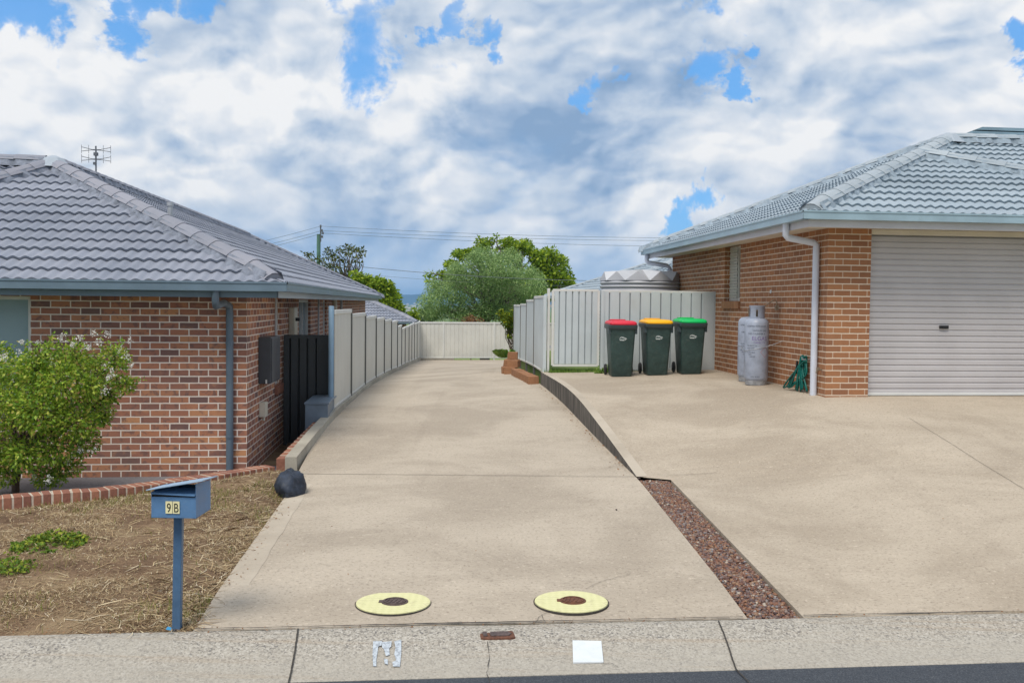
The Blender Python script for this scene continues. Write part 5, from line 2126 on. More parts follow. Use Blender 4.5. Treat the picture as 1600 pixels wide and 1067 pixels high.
def cylinder(px, Y, face_deg, label, with_cable):
    q = at(px, 560, Y)
    z0 = padf(q.x, q.y) + .003
    root = thing('gas_cylinder', label, 'gas cylinder', (q.x, q.y, z0), 'gas cylinders against the tan brick wall')
    c = Vector((q.x, q.y, z0))
    rad = .188
    b = MB()
    b.lathe([(.0, .045), (.13, .05), (.17, .075), (rad, .12), (rad, .95), (.183, .985), (.165, 1.02), (.13, 1.045), (.06, 1.06), (0, 1.062)], c, 40)
    body = b.build('body', M['cylinder'], root, smooth=True, auto=60)
    f = MB()
    f.lathe([(.150, .0), (.162, .0), (.168, .085), (.158, .085), (.150, .0)], c, 40)
    f.build('foot_ring', M['cylinder_foot'], root, smooth=True, auto=40)
    if with_cable:
        col = MB()      # guard collar with cut-outs
        for (a0, a1) in ((-165, -112), (-96, -20), (0, 120), (140, 180)):
            col.lathe([(.118, 1.045), (.118, 1.235), (.124, 1.245), (.112, 1.245), (.112, 1.045)], c, 12, R(a0), R(a1))
        col.lathe([(.118, 1.21), (.128, 1.25), (.112, 1.252), (.112, 1.21)], c, 36)
        col.lathe([(.119, 1.04), (.121, 1.075), (.111, 1.075)], c, 36)
        col.build('collar', M['cylinder'], root, smooth=True, auto=40)
    v = MB()
    v.tube([c + UP * 1.05, c + UP * 1.15], .03, 12)
    v.tube([c + UP * 1.12, c + UP * 1.12 + RV * .07], .018, 10)
    v.tube([c + UP * 1.15, c + UP * 1.18], .035, 12)
    v.build('valve', M['brass'], root)
    fd = R(face_deg)
    def wrap(zc_, xo=0.0, rr=rad + .0012):
        def fn(x, y):
            a = fd + (x + xo) / rad
            return Vector((math.cos(a) * rr, math.sin(a) * rr, zc_ + y))
        return fn
    groups = {'print_dark': [], 'print_purple': [], 'print_pink': []}
    lines = [(.915, .030, 'LIQUEFIED PETROLEUM', 'print_dark', 0), (.845, .036, 'VAPOUR GAS', 'print_dark', .06), (.795, .036, 'THIS CYLINDER IS', 'print_dark', .01), (.705, .088, 'ELGAS', 'print_purple', .06), (.655, .040, 'CAPACITY', 'print_purple', .06),
             (.61, .026, 'PROPERTY OF', 'print_dark', -.06), (.575, .026, 'WARNING', 'print_dark', -.08), (.545, .024, 'DO', 'print_dark', -.11), (.505, .026, 'FLAMMABLE', 'print_dark', -.08), (.475, .026, 'GAS', 'print_dark', -.09), (.44, .028, '210 KG', 'print_dark', -.05), (.125, .028, 'LPG  45 KG', 'print_dark', 0)]
    for (zc_, sz, txt, mk, xo) in lines:
        groups[mk].append(letters(txt, sz, 'print', None, None, wrap(zc_, xo)))
    import bmesh
    for mk, ms in groups.items():
        bmm = bmesh.new()
        for me in ms:
            bmm.from_mesh(me)
            bpy.data.meshes.remove(me)
        if mk == 'print_pink':   # faded hazard diamond outline
            fn = wrap(.52, .155)
            for (u0, u1) in ((0.0, .012),):
                dm = [(0, .085), (.085, 0), (0, -.085), (-.085, 0)]
                for k in range(4):
                    (xa, ya), (xb, yb) = dm[k], dm[(k + 1) % 4]
                    for j in range(6):
                        p_ = [(lerp(xa, xb, t), lerp(ya, yb, t)) for t in (j / 6, (j + .8) / 6)]
                        vv = [bmm.verts.new(fn(*p_[0])), bmm.verts.new(fn(*p_[1])), bmm.verts.new(fn(p_[1][0] * .86, p_[1][1] * .86)), bmm.verts.new(fn(p_[0][0] * .86, p_[0][1] * .86))]
                        bmm.faces.new(vv)
        me = bpy.data.meshes.new('lettering')
        bmm.to_mesh(me)
        bmm.free()
        me.transform(Matrix.Translation(c))
        link_mesh('lettering', me, M[mk], body)
    return root, c


cy1, cc1 = cylinder(1181.5, 10.8, -107, 'front silver gas cylinder with purple lettering and an open collar', True)
cy2, cc2 = cylinder(1170.5, 11.25, -107, 'rear silver gas cylinder half hidden behind the lettered one', False)
# restraining cable around both cylinders, fixed to the wall
p = MB()
pts = []
zc_ = cc1.z + .63
pts.append(hr(-.005, (10.62 * K - HR.y) / DV.y, zc_ + .07))
for a in range(-55, -200, -12):
    pts.append(cc1 + Vector((math.cos(R(a)) * .192, math.sin(R(a)) * .192, .60 - (a + 60) * -.0006)))
for a in range(-150, -215, -12):
    pts.append(cc2 + Vector((math.cos(R(a)) * .192, math.sin(R(a)) * .192, .58)))
pts.append(hr(-.005, (11.75 * K - HR.y) / DV.y, cc2.z + .58))
p.tube(pts, .004, 6)
tag(p.build('restraint_cable', M['galv'], loc=tuple(cc1)), 'thin steel cable looped round the two gas cylinders to the brick wall', 'cable')
# regulator on wall above cylinders
p = MB()
g_ = hr(-.06, (10.72 * K - HR.y) / DV.y, cc1.z + 1.22)
p.abox(g_ - UP * .04, .05, .05, .08)
p.tube([g_, g_ + UP * .1, g_ + UP * .12 - RV * .05, cc1 + UP * 1.17], .010, 8)
p.build('gas_regulator', M['brass'], rh)

# ------------------------------------------------------------------ garden hose looped on the wall
hs = hr(-.10, .66, 0)
hb = padf(hs.x, hs.y)
root = thing('garden_hose', 'teal garden hose looped over the wall beside the downpipe', 'hose', (hs.x, hs.y, hb))
p = MB()
topc = Vector((hs.x + .02, hs.y - .05, hb + .50))
for i in range(9):
    sp = (i - 2.5) * .030
    foot = hs - DV * 0 + RV * (-.04 + random.uniform(-.03, .02)) + DV * (.44 - .075 * i + random.uniform(-.02, .02))
    foot = Vector((foot.x - .04 + .012 * i, foot.y, hb + .015 + random.uniform(0, .05)))
    tpt = topc + Vector((random.uniform(-.03, .02), sp * .6, random.uniform(-.05, .03)))
    mid1 = tpt.lerp(foot, .5) + Vector((-.015, .02 * math.sin(i), 0))
    back = hs + Vector((.0, -.02 + sp, 0))
    mid2 = Vector((back.x + .03, back.y + random.uniform(-.05, .05), hb + .25))
    pts = []
    ctrl = [tpt - UP * .03 + Vector((.03, 0, 0)), tpt, mid1, foot, foot.lerp(mid2, .3) - UP * .01, mid2, tpt + Vector((.03, .01, -.02))]
    for k in range(len(ctrl) - 1):
        p0, p1, p2, p3 = ctrl[max(0, k - 1)], ctrl[k], ctrl[k + 1], ctrl[min(len(ctrl) - 1, k + 2)]
        for t in (0, .25, .5, .75):
            pts.append(.5 * ((2 * p1) + (-p0 + p2) * t + (2 * p0 - 5 * p1 + 4 * p2 - p3) * t * t + (-p0 + 3 * p1 - 3 * p2 + p3) * t ** 3))
    pts.append(ctrl[-1])
    for q in pts: q.z = max(q.z, hb + .014)
    p.tube(pts, .0125, 8)
p.build('hose', M['hose'], root, smooth=True)
p = MB()
p.tube([topc + Vector((-.05, .14, -.05)), topc + Vector((-.06, .16, -.24))], .016, 8)
p.tube([topc + Vector((-.08, .22, -.26)), topc + Vector((-.09, .24, -.36))], .02, 8)
p.build('nozzle', M['black'], root)
p = MB()
p.tube([hr(0, .58, topc.z - .02), hr(-.12, .58, topc.z - .02), hr(-.12, .58, topc.z + .02)], .008, 8)
p.build('hook', M['galv'], root)

# ------------------------------------------------------------------ orange garden blocks
bl = thing('block_wall', 'low stepped wall of orange split blocks below the right hand fence', 'garden wall', (.3, 14.0 * K, .45))
p0, p1 = Vector((.42, 12.92 * K, 0)), Vector((.08, 14.75 * K, 0))
nb = 10
def blk(c, yaw, z0, h, wd=.245, dp=.2):
    h += random.uniform(-.010, .010)
    yaw += random.uniform(-.05, .05)
    m_ = MB()
    ca, sa = math.cos(yaw), math.sin(yaw)
    X, Yv = Vector((ca, sa, 0)), Vector((-sa, ca, 0))
    n = 5
    # rough split face: jittered grid box
    o_ = c - X * wd / 2 - Yv * dp / 2
    vs = [[[o_ + X * wd * (i / 2) + Yv * dp * (j / 2) + UP * (z0 + h * k) + Vector((random.uniform(-.012, .012), random.uniform(-.012, .012), random.uniform(-.005, .005))) for k in range(2)] for j in range(3)] for i in range(3)]
    fl = []
    V_ = [vs[i][j][k] for i in range(3) for j in range(3) for k in range(2)]
    id_ = lambda i, j, k: (i * 3 + j) * 2 + k
    for i in range(2):
        for j in range(2):
            fl.append((id_(i, j, 1), id_(i + 1, j, 1), id_(i + 1, j + 1, 1), id_(i, j + 1, 1)))
    for i in range(2):
        fl.append((id_(i, 0, 0), id_(i + 1, 0, 0), id_(i + 1, 0, 1), id_(i, 0, 1)))
        fl.append((id_(i + 1, 2, 0), id_(i, 2, 0), id_(i, 2, 1), id_(i + 1, 2, 1)))
        fl.append((id_(0, i + 1, 0), id_(0, i, 0), id_(0, i, 1), id_(0, i + 1, 1)))
        fl.append((id_(2, i, 0), id_(2, i + 1, 0), id_(2, i + 1, 1), id_(2, i, 1)))
    m_.add(V_, fl)
    m_.build('block', M['block'], bl, bevel=.010)
ln = (p1 - p0)
yw = math.atan2(ln.y, ln.x)
for i in range(nb):
    c = p0 + ln * ((i + .5) / nb)
    zg = drive_z(c.x - .1, c.y)
    blk(c, yw, zg - .05, .05 + .145)
for i, q in enumerate(((-.02, 15.0 * K), (-.10, 15.0 * K + .3), (-.06, 15.0 * K + .65))):
    c = Vector((q[0], q[1], 0))
    zg = drive_z(c.x - .1, c.y)
    blk(c, R(160 + i * 30), zg - .05, .20)
    blk(c + Vector((.06, .08, 0)), R(165 + i * 30), zg + .15, .15)
c = Vector((.02, 15.0 * K + .5, 0))
blk(c, R(175), drive_z(c.x, c.y) + .30, .16, .22)

# ------------------------------------------------------------------ letterbox
mbx = thing('letterbox', 'blue metal letterbox on a post with number 9B on the dry verge', 'letterbox', (-2.035, 4.17, 0.0))
MY = R(3)
MX, MYV = Vector((math.cos(MY), math.sin(MY), 0)), Vector((-math.sin(MY), math.cos(MY), 0))
q = atz(276, 979, 0.01)
pbase = Vector((q.x, q.y, 0))
mbx.location = (pbase.x, pbase.y, .0)
mtop = at_y(282, 806, pbase.y)
p = MB()
lean = Vector((mtop.x - pbase.x, 0, 0)) * .6
p.box(pbase - MX * .025 - MYV * .025 - UP * .15, MX * .05, MYV * .05, UP * (mtop.z + .15) + lean)
p.build('post', M['mail_post'], mbx, bevel=.004)
fl_ = at_y(236.5, 806, pbase.y - .12)
fr_ = at_y(307, 812, pbase.y - .12)
wv = Vector((fr_.x - fl_.x, 0, 0)).length
zb0 = (fl_.z + fr_.z) / 2
O_ = Vector((fl_.x, fl_.y, zb0))
X_ = Vector((fr_.x - fl_.x, -.01, 0))
D_ = Vector((.006, .27, 0))
hL, hR_, slot = .155, .22, .126
p = MB()
A = lambda k, d, z: O_ + X_ * k + D_ * d + UP * z
tl = -.012   # the front leans out a little at its foot
p.quad(A(0, 0, 0), A(1, 0, 0), A(1, 0, slot), A(0, 0, slot))                      # front
p.quad(A(1, 0, 0), A(1, 1, 0), A(1, 1, hR_ - .035), A(1, 0, hR_ - .012))                 # right
p.quad(A(0, 1, 0), A(0, 0, 0), A(0, 0, hL), A(0, 1, hL))                          # left
p.quad(A(1, 1, 0), A(0, 1, 0), A(0, 1, hL * 1.0), A(1, 1, hL * 1.0))              # back
p.quad(A(0, 1, 0), A(1, 1, 0), A(1, 0, 0), A(0, 0, 0))                            # floor
p.quad(A(0.01, .04, slot - .03), A(.99, .04, slot - .03), A(.99, .96, slot - .06), A(.01, .96, slot - .06))   # inner tray, dark
bo = p.build('body', M['mail_blue'], mbx)
so = bo.modifiers.new('sheet', 'SOLIDIFY')
so.thickness = .003
p = MB()
p.quad(A(.01, -.03, slot + .026), A(.985, -.03, slot + .016), A(.985, .40, slot + .036), A(.01, .40, slot + .042))
p.quad(A(.01, -.03, slot + .026), A(.985, -.03, slot + .016), A(.985, -.032, slot + .008), A(.01, -.032, slot + .018))
fo_ = p.build('flap', M['mail_blue'], mbx)
so = fo_.modifiers.new('sheet', 'SOLIDIFY')
so.thickness = .003
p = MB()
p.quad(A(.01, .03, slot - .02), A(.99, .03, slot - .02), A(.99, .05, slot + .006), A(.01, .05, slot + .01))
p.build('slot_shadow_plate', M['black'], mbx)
rl = at_y(228, 766.5, pbase.y - .16)
rr_ = at_y(316, 752, pbase.y - .17)
rbk = at_y(339.5, 744.5, pbase.y + .22)
lbk = rl + (rbk - rr_)
p = MB()
p.prism([rl, rr_, rbk, lbk], (0, 0, .006))
p.build('roof', M['mail_roof'], mbx, bevel=.001)
# number plate and lettering
p = MB()
fk = lambda px: (at_y(px, 790, O_.y).x - O_.x) / X_.x
k0, k1 = fk(259.5), fk(281.5)
zn0, zn1 = at_y(270, 801.5, O_.y).z - O_.z, at_y(270, 782.5, O_.y).z - O_.z
p.prism([A(k0, -.012, zn0), A((k0 + k1) / 2 - .006, -.012, zn0), A((k0 + k1) / 2 - .006, -.012, zn1), A(k0, -.012, zn1)], (0, -.003, 0))
p.prism([A((k0 + k1) / 2 + .006, -.012, zn0), A(k1, -.012, zn0), A(k1, -.012, zn1), A((k0 + k1) / 2 + .006, -.012, zn1)], (0, -.003, 0))
plate = p.build('number_plate', M['number_plate'], bo)
mk = []
for ch, kc in (('9', k0 + (k1 - k0) * .24), ('B', k0 + (k1 - k0) * .76)):
    mk.append((ch, kc))
import bmesh
bmm = bmesh.new()
hgt = zn1 - zn0
for ch, kc in mk:
    def fn(x, y, kc=kc):
        b_ = A(kc, -.012, zn0 + hgt * .12) + Vector((0, -.0045, 0))
        return b_ + X_.normalized() * x * .72 + UP * y
    me = letters(ch, hgt * 1.05, 'n', None, None, fn)
    bmm.from_mesh(me)
    bpy.data.meshes.remove(me)
me = bpy.data.meshes.new('lettering')
bmm.to_mesh(me)
bmm.free()
lo_ = link_mesh('lettering', me, M['black'], bo)

# ------------------------------------------------------------------ boulder
bq = atz(451, 781, 0.0)
bld = MB()
vs, fs = [], []
nlat, nlon = 18, 26
cb = Vector((bq.x - .03, bq.y + .24, .08))
for i in range(nlat + 1):
    th = PI * i / nlat
    for j in range(nlon):
        ph_ = 2 * PI * j / nlon
        d = Vector((math.sin(th) * math.cos(ph_), math.sin(th) * math.sin(ph_), math.cos(th)))
        r_ = 1 + .18 * mnoise.fractal(d * 1.6 + Vector((3, 1, 2)), 1, 2, 4) + .10 * mnoise.noise(Vector((d.x * 3, d.y * 5, d.z * 9))) + .04 * mnoise.noise(d * 17)
        vs.append(cb + Vector((d.x * .145 * r_, d.y * .26 * r_, d.z * .20 * r_)))
for i in range(nlat):
    for j in range(nlon):
        fs.append((i * nlon + j, (i + 1) * nlon + j, (i + 1) * nlon + (j + 1) % nlon, i * nlon + (j + 1) % nlon))
bld.add(vs, fs)
tag(bld.build('boulder', M['boulder'], loc=(cb.x, cb.y, 0), smooth=True), 'blue black boulder beside the driveway at the end of the concrete upstand', 'boulder')

# ------------------------------------------------------------------ things in the drive and kerb
def cover(px, py, label, cap_m):
    c = at(px, py, 4.6)
    c = atz(px, py, 0.012)
    z = drive_z(c.x, c.y) + .004
    root = thing('manhole_cover', label, 'manhole cover', (c.x, c.y, z), 'round covers in the driveway')
    rad = .247
    p = MB()
    p.lathe([(rad + .005, -.03), (rad + .005, -.001), (rad, -.001), (rad, -.03)], (c.x, c.y, z), 48)
    p.build('rim', M['joint'], root)
    p = MB()
    p.lathe([(0, .006), (rad - .015, .006), (rad - .004, .004), (rad - .001, -.02)], (c.x, c.y, z), 48)
    p.build('lid', M['cover_yellow'], root)
    p = MB()
    p.lathe([(0, .012), (.072, .012), (.088, .0105), (.09, .004)], (c.x + .01, c.y, z), 32)
    p.box((c.x - .095, c.y - .025, z + .005), (.04, 0, 0), (0, .05, 0), UP * .006)
    cp = p.build('access_cap', cap_m, root)
    p = MB()
    for k in range(5):
        x0 = c.x - .05 + k * .026
        p.beam((x0, c.y - .04, z + .013), (x0 + .02, c.y + .04, z + .013), .009, .006)
    p.lathe([(.066, .012), (.066, .017), (.074, .017), (.074, .012)], (c.x + .01, c.y, z), 32)
    p.build('cap_rib', cap_m, cp)


cover(614.5, 943, 'yellow round cover with a dark grey iron cap, on the left of the driveway mouth', M['rust_dark'])
cover(892.5, 942, 'yellow round cover with a rusty brown iron cap, nearer the pebble strip', M['rust'])

vb = thing('valve_cover', 'rusty iron valve cover set in the kerb', 'valve cover', (0, 0, 0))
q = atz(777, 993, -.012)
vb.location = (q.x, q.y, kerb_z(q.x, q.y))
p = MB()
zb_ = kerb_z(q.x, q.y)
o_ = q - KDIR * .105 - KN * .068
o_.z = zb_ - .03
pts_ = [(0, .012), (.02, 0), (.19, -.0), (.21, .012), (.208, .12), (.19, .135), (.02, .140), (.0, .12)]
p.prism([Vector((o_.x, o_.y, zb_ + .004)) + KDIR * a + KN * b for a, b in pts_], (0, 0, -.05))
vo_ = p.build('lid', M['rust'], vb, bevel=.004)
p = MB()
p.prism([Vector((o_.x, o_.y, zb_ + .010)) + KDIR * a + KN * b for a, b in ((.065, .03), (.17, .03), (.192, .068), (.17, .106), (.065, .106), (.058, .068))], (0, 0, -.008))
p.box(Vector((o_.x, o_.y, zb_ + .002)) + KDIR * .018 + KN * .03, KDIR * .025, KN * .08, UP * .008)
p.build('raised_rib', M['rust_dark'], vo_, bevel=.002)

# white marker tile on the kerb
mb = MB()
cs = [atz(895.5, 1031.5, -.035), atz(943, 1031, -.035), atz(939.5, 1003.5, -.02), atz(894.5, 1003, -.02)]
cs = [Vector((c.x, c.y, kerb_z(c.x, c.y) + .012)) for c in cs]
mb.prism(cs, (0, 0, -.010))
tag(mb.build('marker_tile', paint('white_tile', (0.66, 0.70, 0.73), 0.4, .05, 12, dirt=(.5, .52, .53)), loc=tuple(cs[0]), bevel=.001), 'blank white square tile lying on the kerb', 'marker tile')

# worn painted number patch on the kerb: pale ground with the unpainted figures showing through
def patch_mat():
    m, nt, b = mat('worn_kerb_paint')
    co = nt.coords()
    f = nt.noise(co, 45, 5, 0.7)
    col = nt.mix(nt.maprange(f, .45, .6), (0.50, 0.55, 0.60), (0.30, 0.33, 0.37))
    finish(nt, b, col, 0.8, None, .2)
    return m
pm = patch_mat()
mb = MB()
shapes = [[(583, 1008), (597, 1008), (596, 1013), (591, 1014), (590, 1020), (588, 1028), (588, 1036), (583, 1036), (582, 1022)],
          [(597, 1009), (612, 1008), (611, 1014), (608, 1016), (609, 1023), (603, 1024), (600, 1017), (597, 1015)],
          [(600, 1027), (606, 1028), (606, 1034), (601, 1033)],
          [(616, 1008), (627, 1006), (627, 1020), (625, 1036), (614, 1036), (613, 1031), (619, 1029), (616, 1022), (618, 1015)]]
for sh in shapes:
    vs = []
    for (x, y) in sh:
        c = atz(x, y, -.03)
        c.z = kerb_z(c.x, c.y) + .007
        vs.append(c)
    mb.add(vs, [tuple(range(len(vs)))[::-1]])
tag(mb.build('painted_number', pm, loc=tuple(atz(605, 1036, -.04))), 'worn pale blue painted number patch on the kerb', 'painted mark')

# small loose stones and leaf litter on the slabs
for (px, py, s_, lab) in ((998, 760, .018, 'small dark stone at the head of the pebble strip'), (963, 803, .012, 'tiny dark stone on the driveway')):
    c = atz(px, py, drive_z(1.2, 7.2) - .0)
    ob = pebble_mesh('stone', [(c.x, c.y, drive_z(c.x, c.y) + s_ * .4)], [s_], M['rust_dark'])
    tag(ob, lab, 'stone')
c = atz(259, 987, .02)
mb = MB()
mb.prism([Vector((c.x, c.y, .035)), Vector((c.x + .03, c.y, .03)), Vector((c.x + .028, c.y + .02, .04)), Vector((c.x + .004, c.y + .022, .045))], (0, 0, .002))
tag(mb.build('litter', paint('blue_plastic', (0.05, .27, .5), .4), loc=tuple(c)), 'scrap of blue plastic at the foot of the letterbox', 'litter')

# dry leaves and crumbs caught in the joints and along the edges
cs, sz = [], []
def put_leaf(x, y, zf, a=.012, b=.032):
    cs.append((x, y, zf(x, y) + .006))
    sz.append(random.uniform(a, b))
for _ in range(150):
    x = random.uniform(-3.0, 1.5)
    put_leaf(x, KERB_Y(x) + random.gauss(.0, .03), lambda x_, y_: .006, .008, .022)
for _ in range(60):
    x = random.uniform(1.9, 4.6)
    put_leaf(x, KERB_Y(x) + random.gauss(.01, .03), lambda x_, y_: .012, .008, .024)
for _ in range(110):
    y = random.uniform(6.2, 11.6)
    e = edge(DRL, y)
    put_leaf(e.x + abs(random.gauss(0, .09)), y, drive_z)
for _ in range(90):
    y = random.uniform(11, 18.8)
    e = smooth_edge(DRR, y, .7)
    put_leaf(e.x - .03 - abs(random.gauss(0, .07)), y, drive_z, .015, .04)
for _ in range(50):
    y = random.uniform(6.4, 30)
    e0, e1 = edge(DRL, y), edge(DRR, y)
    put_leaf(random.uniform(e0.x, e1.x), y, drive_z, .006, .020)
for _ in range(45):
    put_leaf(random.uniform(1.9, 4.5), random.uniform(6.8, 18), padf, .006, .020)
for _ in range(60):
    q = hr(-abs(random.gauss(0, .08)) - .02, random.uniform(0, 5.3))
    put_leaf(q.x, q.y, padf, .012, .03)
lv = leaf_quads(cs, sz, .6, 1.6)
tag(quads_mesh('leaf_litter', lv, M['dead_leaf']), 'scattered dry leaves and crumbs along the joints and edges of the concrete', 'leaf litter', kind='stuff')

# ------------------------------------------------------------------ trees and plants
def limb(mb_, a, b, r0, r1, wob=.1, n=6):
    a, b = Vector(a), Vector(b)
    L = (b - a).length
    pts, rs = [], []
    for i in range(n + 1):
        k = i / n
        off = Vector((random.uniform(-1, 1), random.uniform(-1, 1), random.uniform(-.5, .5))) * wob * L * (0 if i in (0, n) else .5)
        pts.append(a.lerp(b, k) + off)
        rs.append(lerp(r0, r1, k))
    mb_.tube(pts, rs, 7)


def clump_points(c, r, n, flat=1.0):
    d = rng.normal(size=(n, 3))
    d /= np.linalg.norm(d, axis=1)[:, None]
    rad = r * rng.random(n) ** .45
    p_ = d * rad[:, None]
    p_[:, 2] *= flat
    return p_ + np.array(c)


# crepe myrtle in the left yard
mc = at(24, 762, 7.55)
mt = thing('myrtle_tree', 'small bushy crepe myrtle with white blossom in front of the red brick wall', 'tree', (mc.x, mc.y, -.25))
tb = MB()
base = Vector((mc.x, mc.y, -.3))
fork = Vector((mc.x + .03, mc.y, .22))
limb(tb, base, fork, .045, .036, .05)
cl = []
# clump centres follow the uneven outline of the crown (metres from the trunk)
def cc(px, py, dy): return at(px, py, 7.5 + dy)
outline = [(150, 585, .1, .24), (180, 560, -.05, .17), (195, 600, .0, .12), (120, 560, -.15, .22), (70, 560, -.2, .22), (100, 600, -.35, .26), (30, 580, -.2, .24), (-20, 570, 0, .28), (-60, 600, .1, .3), (150, 640, 0, .2), (120, 660, -.3, .22), (60, 640, -.4, .28),
           (10, 640, -.35, .28), (-50, 670, 0, .32), (85, 700, -.3, .22), (130, 690, -.05, .18), (40, 710, -.35, .22), (-10, 710, -.2, .26), (110, 725, .05, .15), (70, 745, -.1, .14), (10, 740, -.1, .15), (-60, 730, .1, .25), (155, 615, .25, .16), (60, 600, .3, .3), (0, 620, .35, .3), (90, 650, .35, .25), (30, 690, .3, .25), (175, 620, .1, .10), (100, 570, .25, .2), (-90, 620, .3, .3), (160, 655, -.05, .10), (55, 580, -.3, .2), (140, 605, -.3, .16), (90, 745, -.1, .09)]
pts_all, szs, dirs = [], [], []
for (px, py, dy, r_) in outline:
    c = cc(px, py, dy)
    limb(tb, fork + Vector((random.uniform(-.02, .02), random.uniform(-.02, .02), random.uniform(-.05, .1))), c, .016, .004, .14)
    r_ = r_ * random.uniform(.72, 1.0)
    n = int(21000 * r_ ** 2)
    p_ = clump_points(c, r_ * 1.12, n, .9)
    pts_all.append(p_)
    szs.append(rng.uniform(.028, .060, n))
    o_ = p_ - np.array(c)
    o_ /= np.linalg.norm(o_, axis=1)[:, None] + 1e-6
    dirs.append(o_)
    for _ in range(int(5 + r_ * 22)):     # thin upright shoots breaking the outline
        a = random.uniform(0, 2 * PI)
        e = random.uniform(-.2, 1.2)
        d = Vector((math.cos(a) * math.cos(e), math.sin(a) * math.cos(e), math.sin(e) + .15)).normalized()
        s0 = c + d * r_ * .7
        L = random.uniform(.10, .24)
        tb.tube([c, s0 + d * L * .5 + UP * .02, s0 + d * L], [.003, .002, .0012], 4, cap=False)
        m_ = 14
        tt = rng.random(m_)
        q_ = np.array([list(s0 + d * L * t) for t in tt]) + rng.normal(size=(m_, 3)) * .012
        pts_all.append(q_)
        szs.append(rng.uniform(.026, .050, m_))
        dirs.append(np.tile(np.array(d), (m_, 1)) + rng.normal(size=(m_, 3)) * .5)
tb.build('trunk', M['bark'], mt, smooth=True)
quads_mesh('crown', leaf_quads(np.concatenate(pts_all), np.concatenate(szs), .52, .45, .15, np.concatenate(dirs)), M['myrtle'], mt)
fl_pts = []
for (px, py) in ((35, 535), (28, 548), (45, 545), (100, 530), (125, 527), (148, 523), (158, 535), (140, 545), (200, 530), (195, 555), (190, 548), (205, 570), (170, 572), (178, 583), (82, 570), (18, 590), (10, 558), (92, 618), (5, 560), (12, 655), (4, 648), (110, 675), (125, 705), (52, 743), (75, 752), (145, 700), (108, 720), (165, 610), (60, 535), (110, 540), (168, 525), (-20, 540), (172, 590), (150, 535), (38, 660), (20, 575), (130, 598), (75, 640), (40, 615), (105, 655)):
    c = at(px + random.uniform(-3, 3), py + random.uniform(-3, 3), 7.5 - random.uniform(.15, .42))
    k_ = random.randint(14, 44)
    p_ = clump_points(c, random.uniform(.025, .06), k_, 1.1)
    fl_pts.append(p_)
fp = np.concatenate(fl_pts)
quads_mesh('blossom', leaf_quads(fp, rng.uniform(.012, .024, len(fp)), .9, .2), M['blossom'], mt)


def tree(name, label, base, trunk_h, trunk_r, clumps, leaf, n_per, m_leaf, aspect=.6, droop=0.0, flat=.8, bark='bark_grey', group=None, up=.4):
    root = thing(name, label, 'tree', base, group)
    tb_ = MB()
    b0 = Vector(base)
    fk_ = b0 + UP * trunk_h
    limb(tb_, b0 - UP * .3, fk_, trunk_r, trunk_r * .75, .06)
    P_, S_, D_2 = [], [], []
    for (c, r_) in clumps:
        c = Vector(c)
        q0 = fk_ + Vector((0, 0, random.uniform(-.25, .1) * trunk_h))
        limb(tb_, q0, q0.lerp(c, .7) if droop else c, trunk_r * (.2 if droop else .4), trunk_r * .06, .12)
        n = int(n_per * r_ * r_)
        p_ = clump_points(c, r_, n, flat)
        P_.append(p_)
        S_.append(rng.uniform(leaf * .6, leaf * 1.3, n))
        if droop:
            D_2.append(np.tile(np.array((0, 0, -.55)), (n, 1)) + (p_ - np.array(c)) / r_ * .6)
        else:
            D_2.append((p_ - np.array(c)) / r_)
    tb_.build('trunk', M[bark], root, smooth=True)
    V_ = leaf_quads(np.concatenate(P_), np.concatenate(S_), aspect, up, droop, np.concatenate(D_2))
    quads_mesh('crown', V_, m_leaf, root)
    return root


# pepper tree behind the end fence (weeping)
YP = 43.0
pc = []
ring_ = [(671, 470, .9), (680, 450, 1.2), (700, 455, 1.3), (700, 480, 1.3), (680, 490, 1.1), (720, 430, 1.4), (725, 465, 1.5), (740, 410, 1.2), (750, 440, 1.5), (755, 475, 1.5), (760, 400, 1.1), (775, 420, 1.5), (780, 455, 1.6), (790, 485, 1.4), (800, 405, 1.0), (805, 435, 1.4),
         (815, 460, 1.4), (825, 425, 1.0), (830, 450, 1.1), (825, 480, 1.2), (730, 490, 1.3), (710, 415, .9), (745, 395, .8), (780, 398, .8), (836, 440, .8), (672, 490, .9), (838, 470, .9)]
for (px, py, r_) in ring_:
    for dy in (-1.6, 1.0):
        pc.append((at(px + random.uniform(-6, 6), py + random.uniform(-5, 5), YP + dy + random.uniform(-.8, .8)), r_ * random.uniform(.42, .80)))
pbp = at(757, 560, YP)
tree('pepper_tree', 'large weeping grey green tree behind the end fence', (pbp.x, pbp.y, ground_z(pbp.x, pbp.y)), 3.4, .34, pc, .17, 1350, M['pepper'], .34, .45, .85, up=.9)
# brighter tree behind it
YB = 54.0
bc = []
for (px, py, r_) in [(750, 382, .8), (740, 388, .7), (765, 385, .9), (790, 385, .9), (812, 382, 1.0), (822, 392, 1.0), (800, 395, 1.1), (835, 400, 1.1), (850, 400, 1.0), (868, 402, .7), (872, 410, .7), (840, 415, 1.2), (855, 425, 1.2), (870, 435, 1.2), (885, 440, .9), (892, 445, .6), (850, 445, 1.3), (865, 455, 1.2), (845, 465, 1.2),
                     (712, 412, .9), (720, 400, .8), (705, 420, .6), (690, 437, .8), (676, 433, .5), (672, 441, .4), (735, 402, .8), (830, 430, 1.2), (858, 412, 1.0), (880, 428, .6), (700, 432, .7), (780, 375, .4), (755, 375, .4), (870, 398, .5)]:
    for dy in (-1.0, 1.2):
        for _q in range(2):
            bc.append((at(px + random.uniform(-11, 11), py + random.uniform(-8, 8), YB + dy), r_ * random.uniform(.38, .6)))
bb_ = at(800, 520, YB)
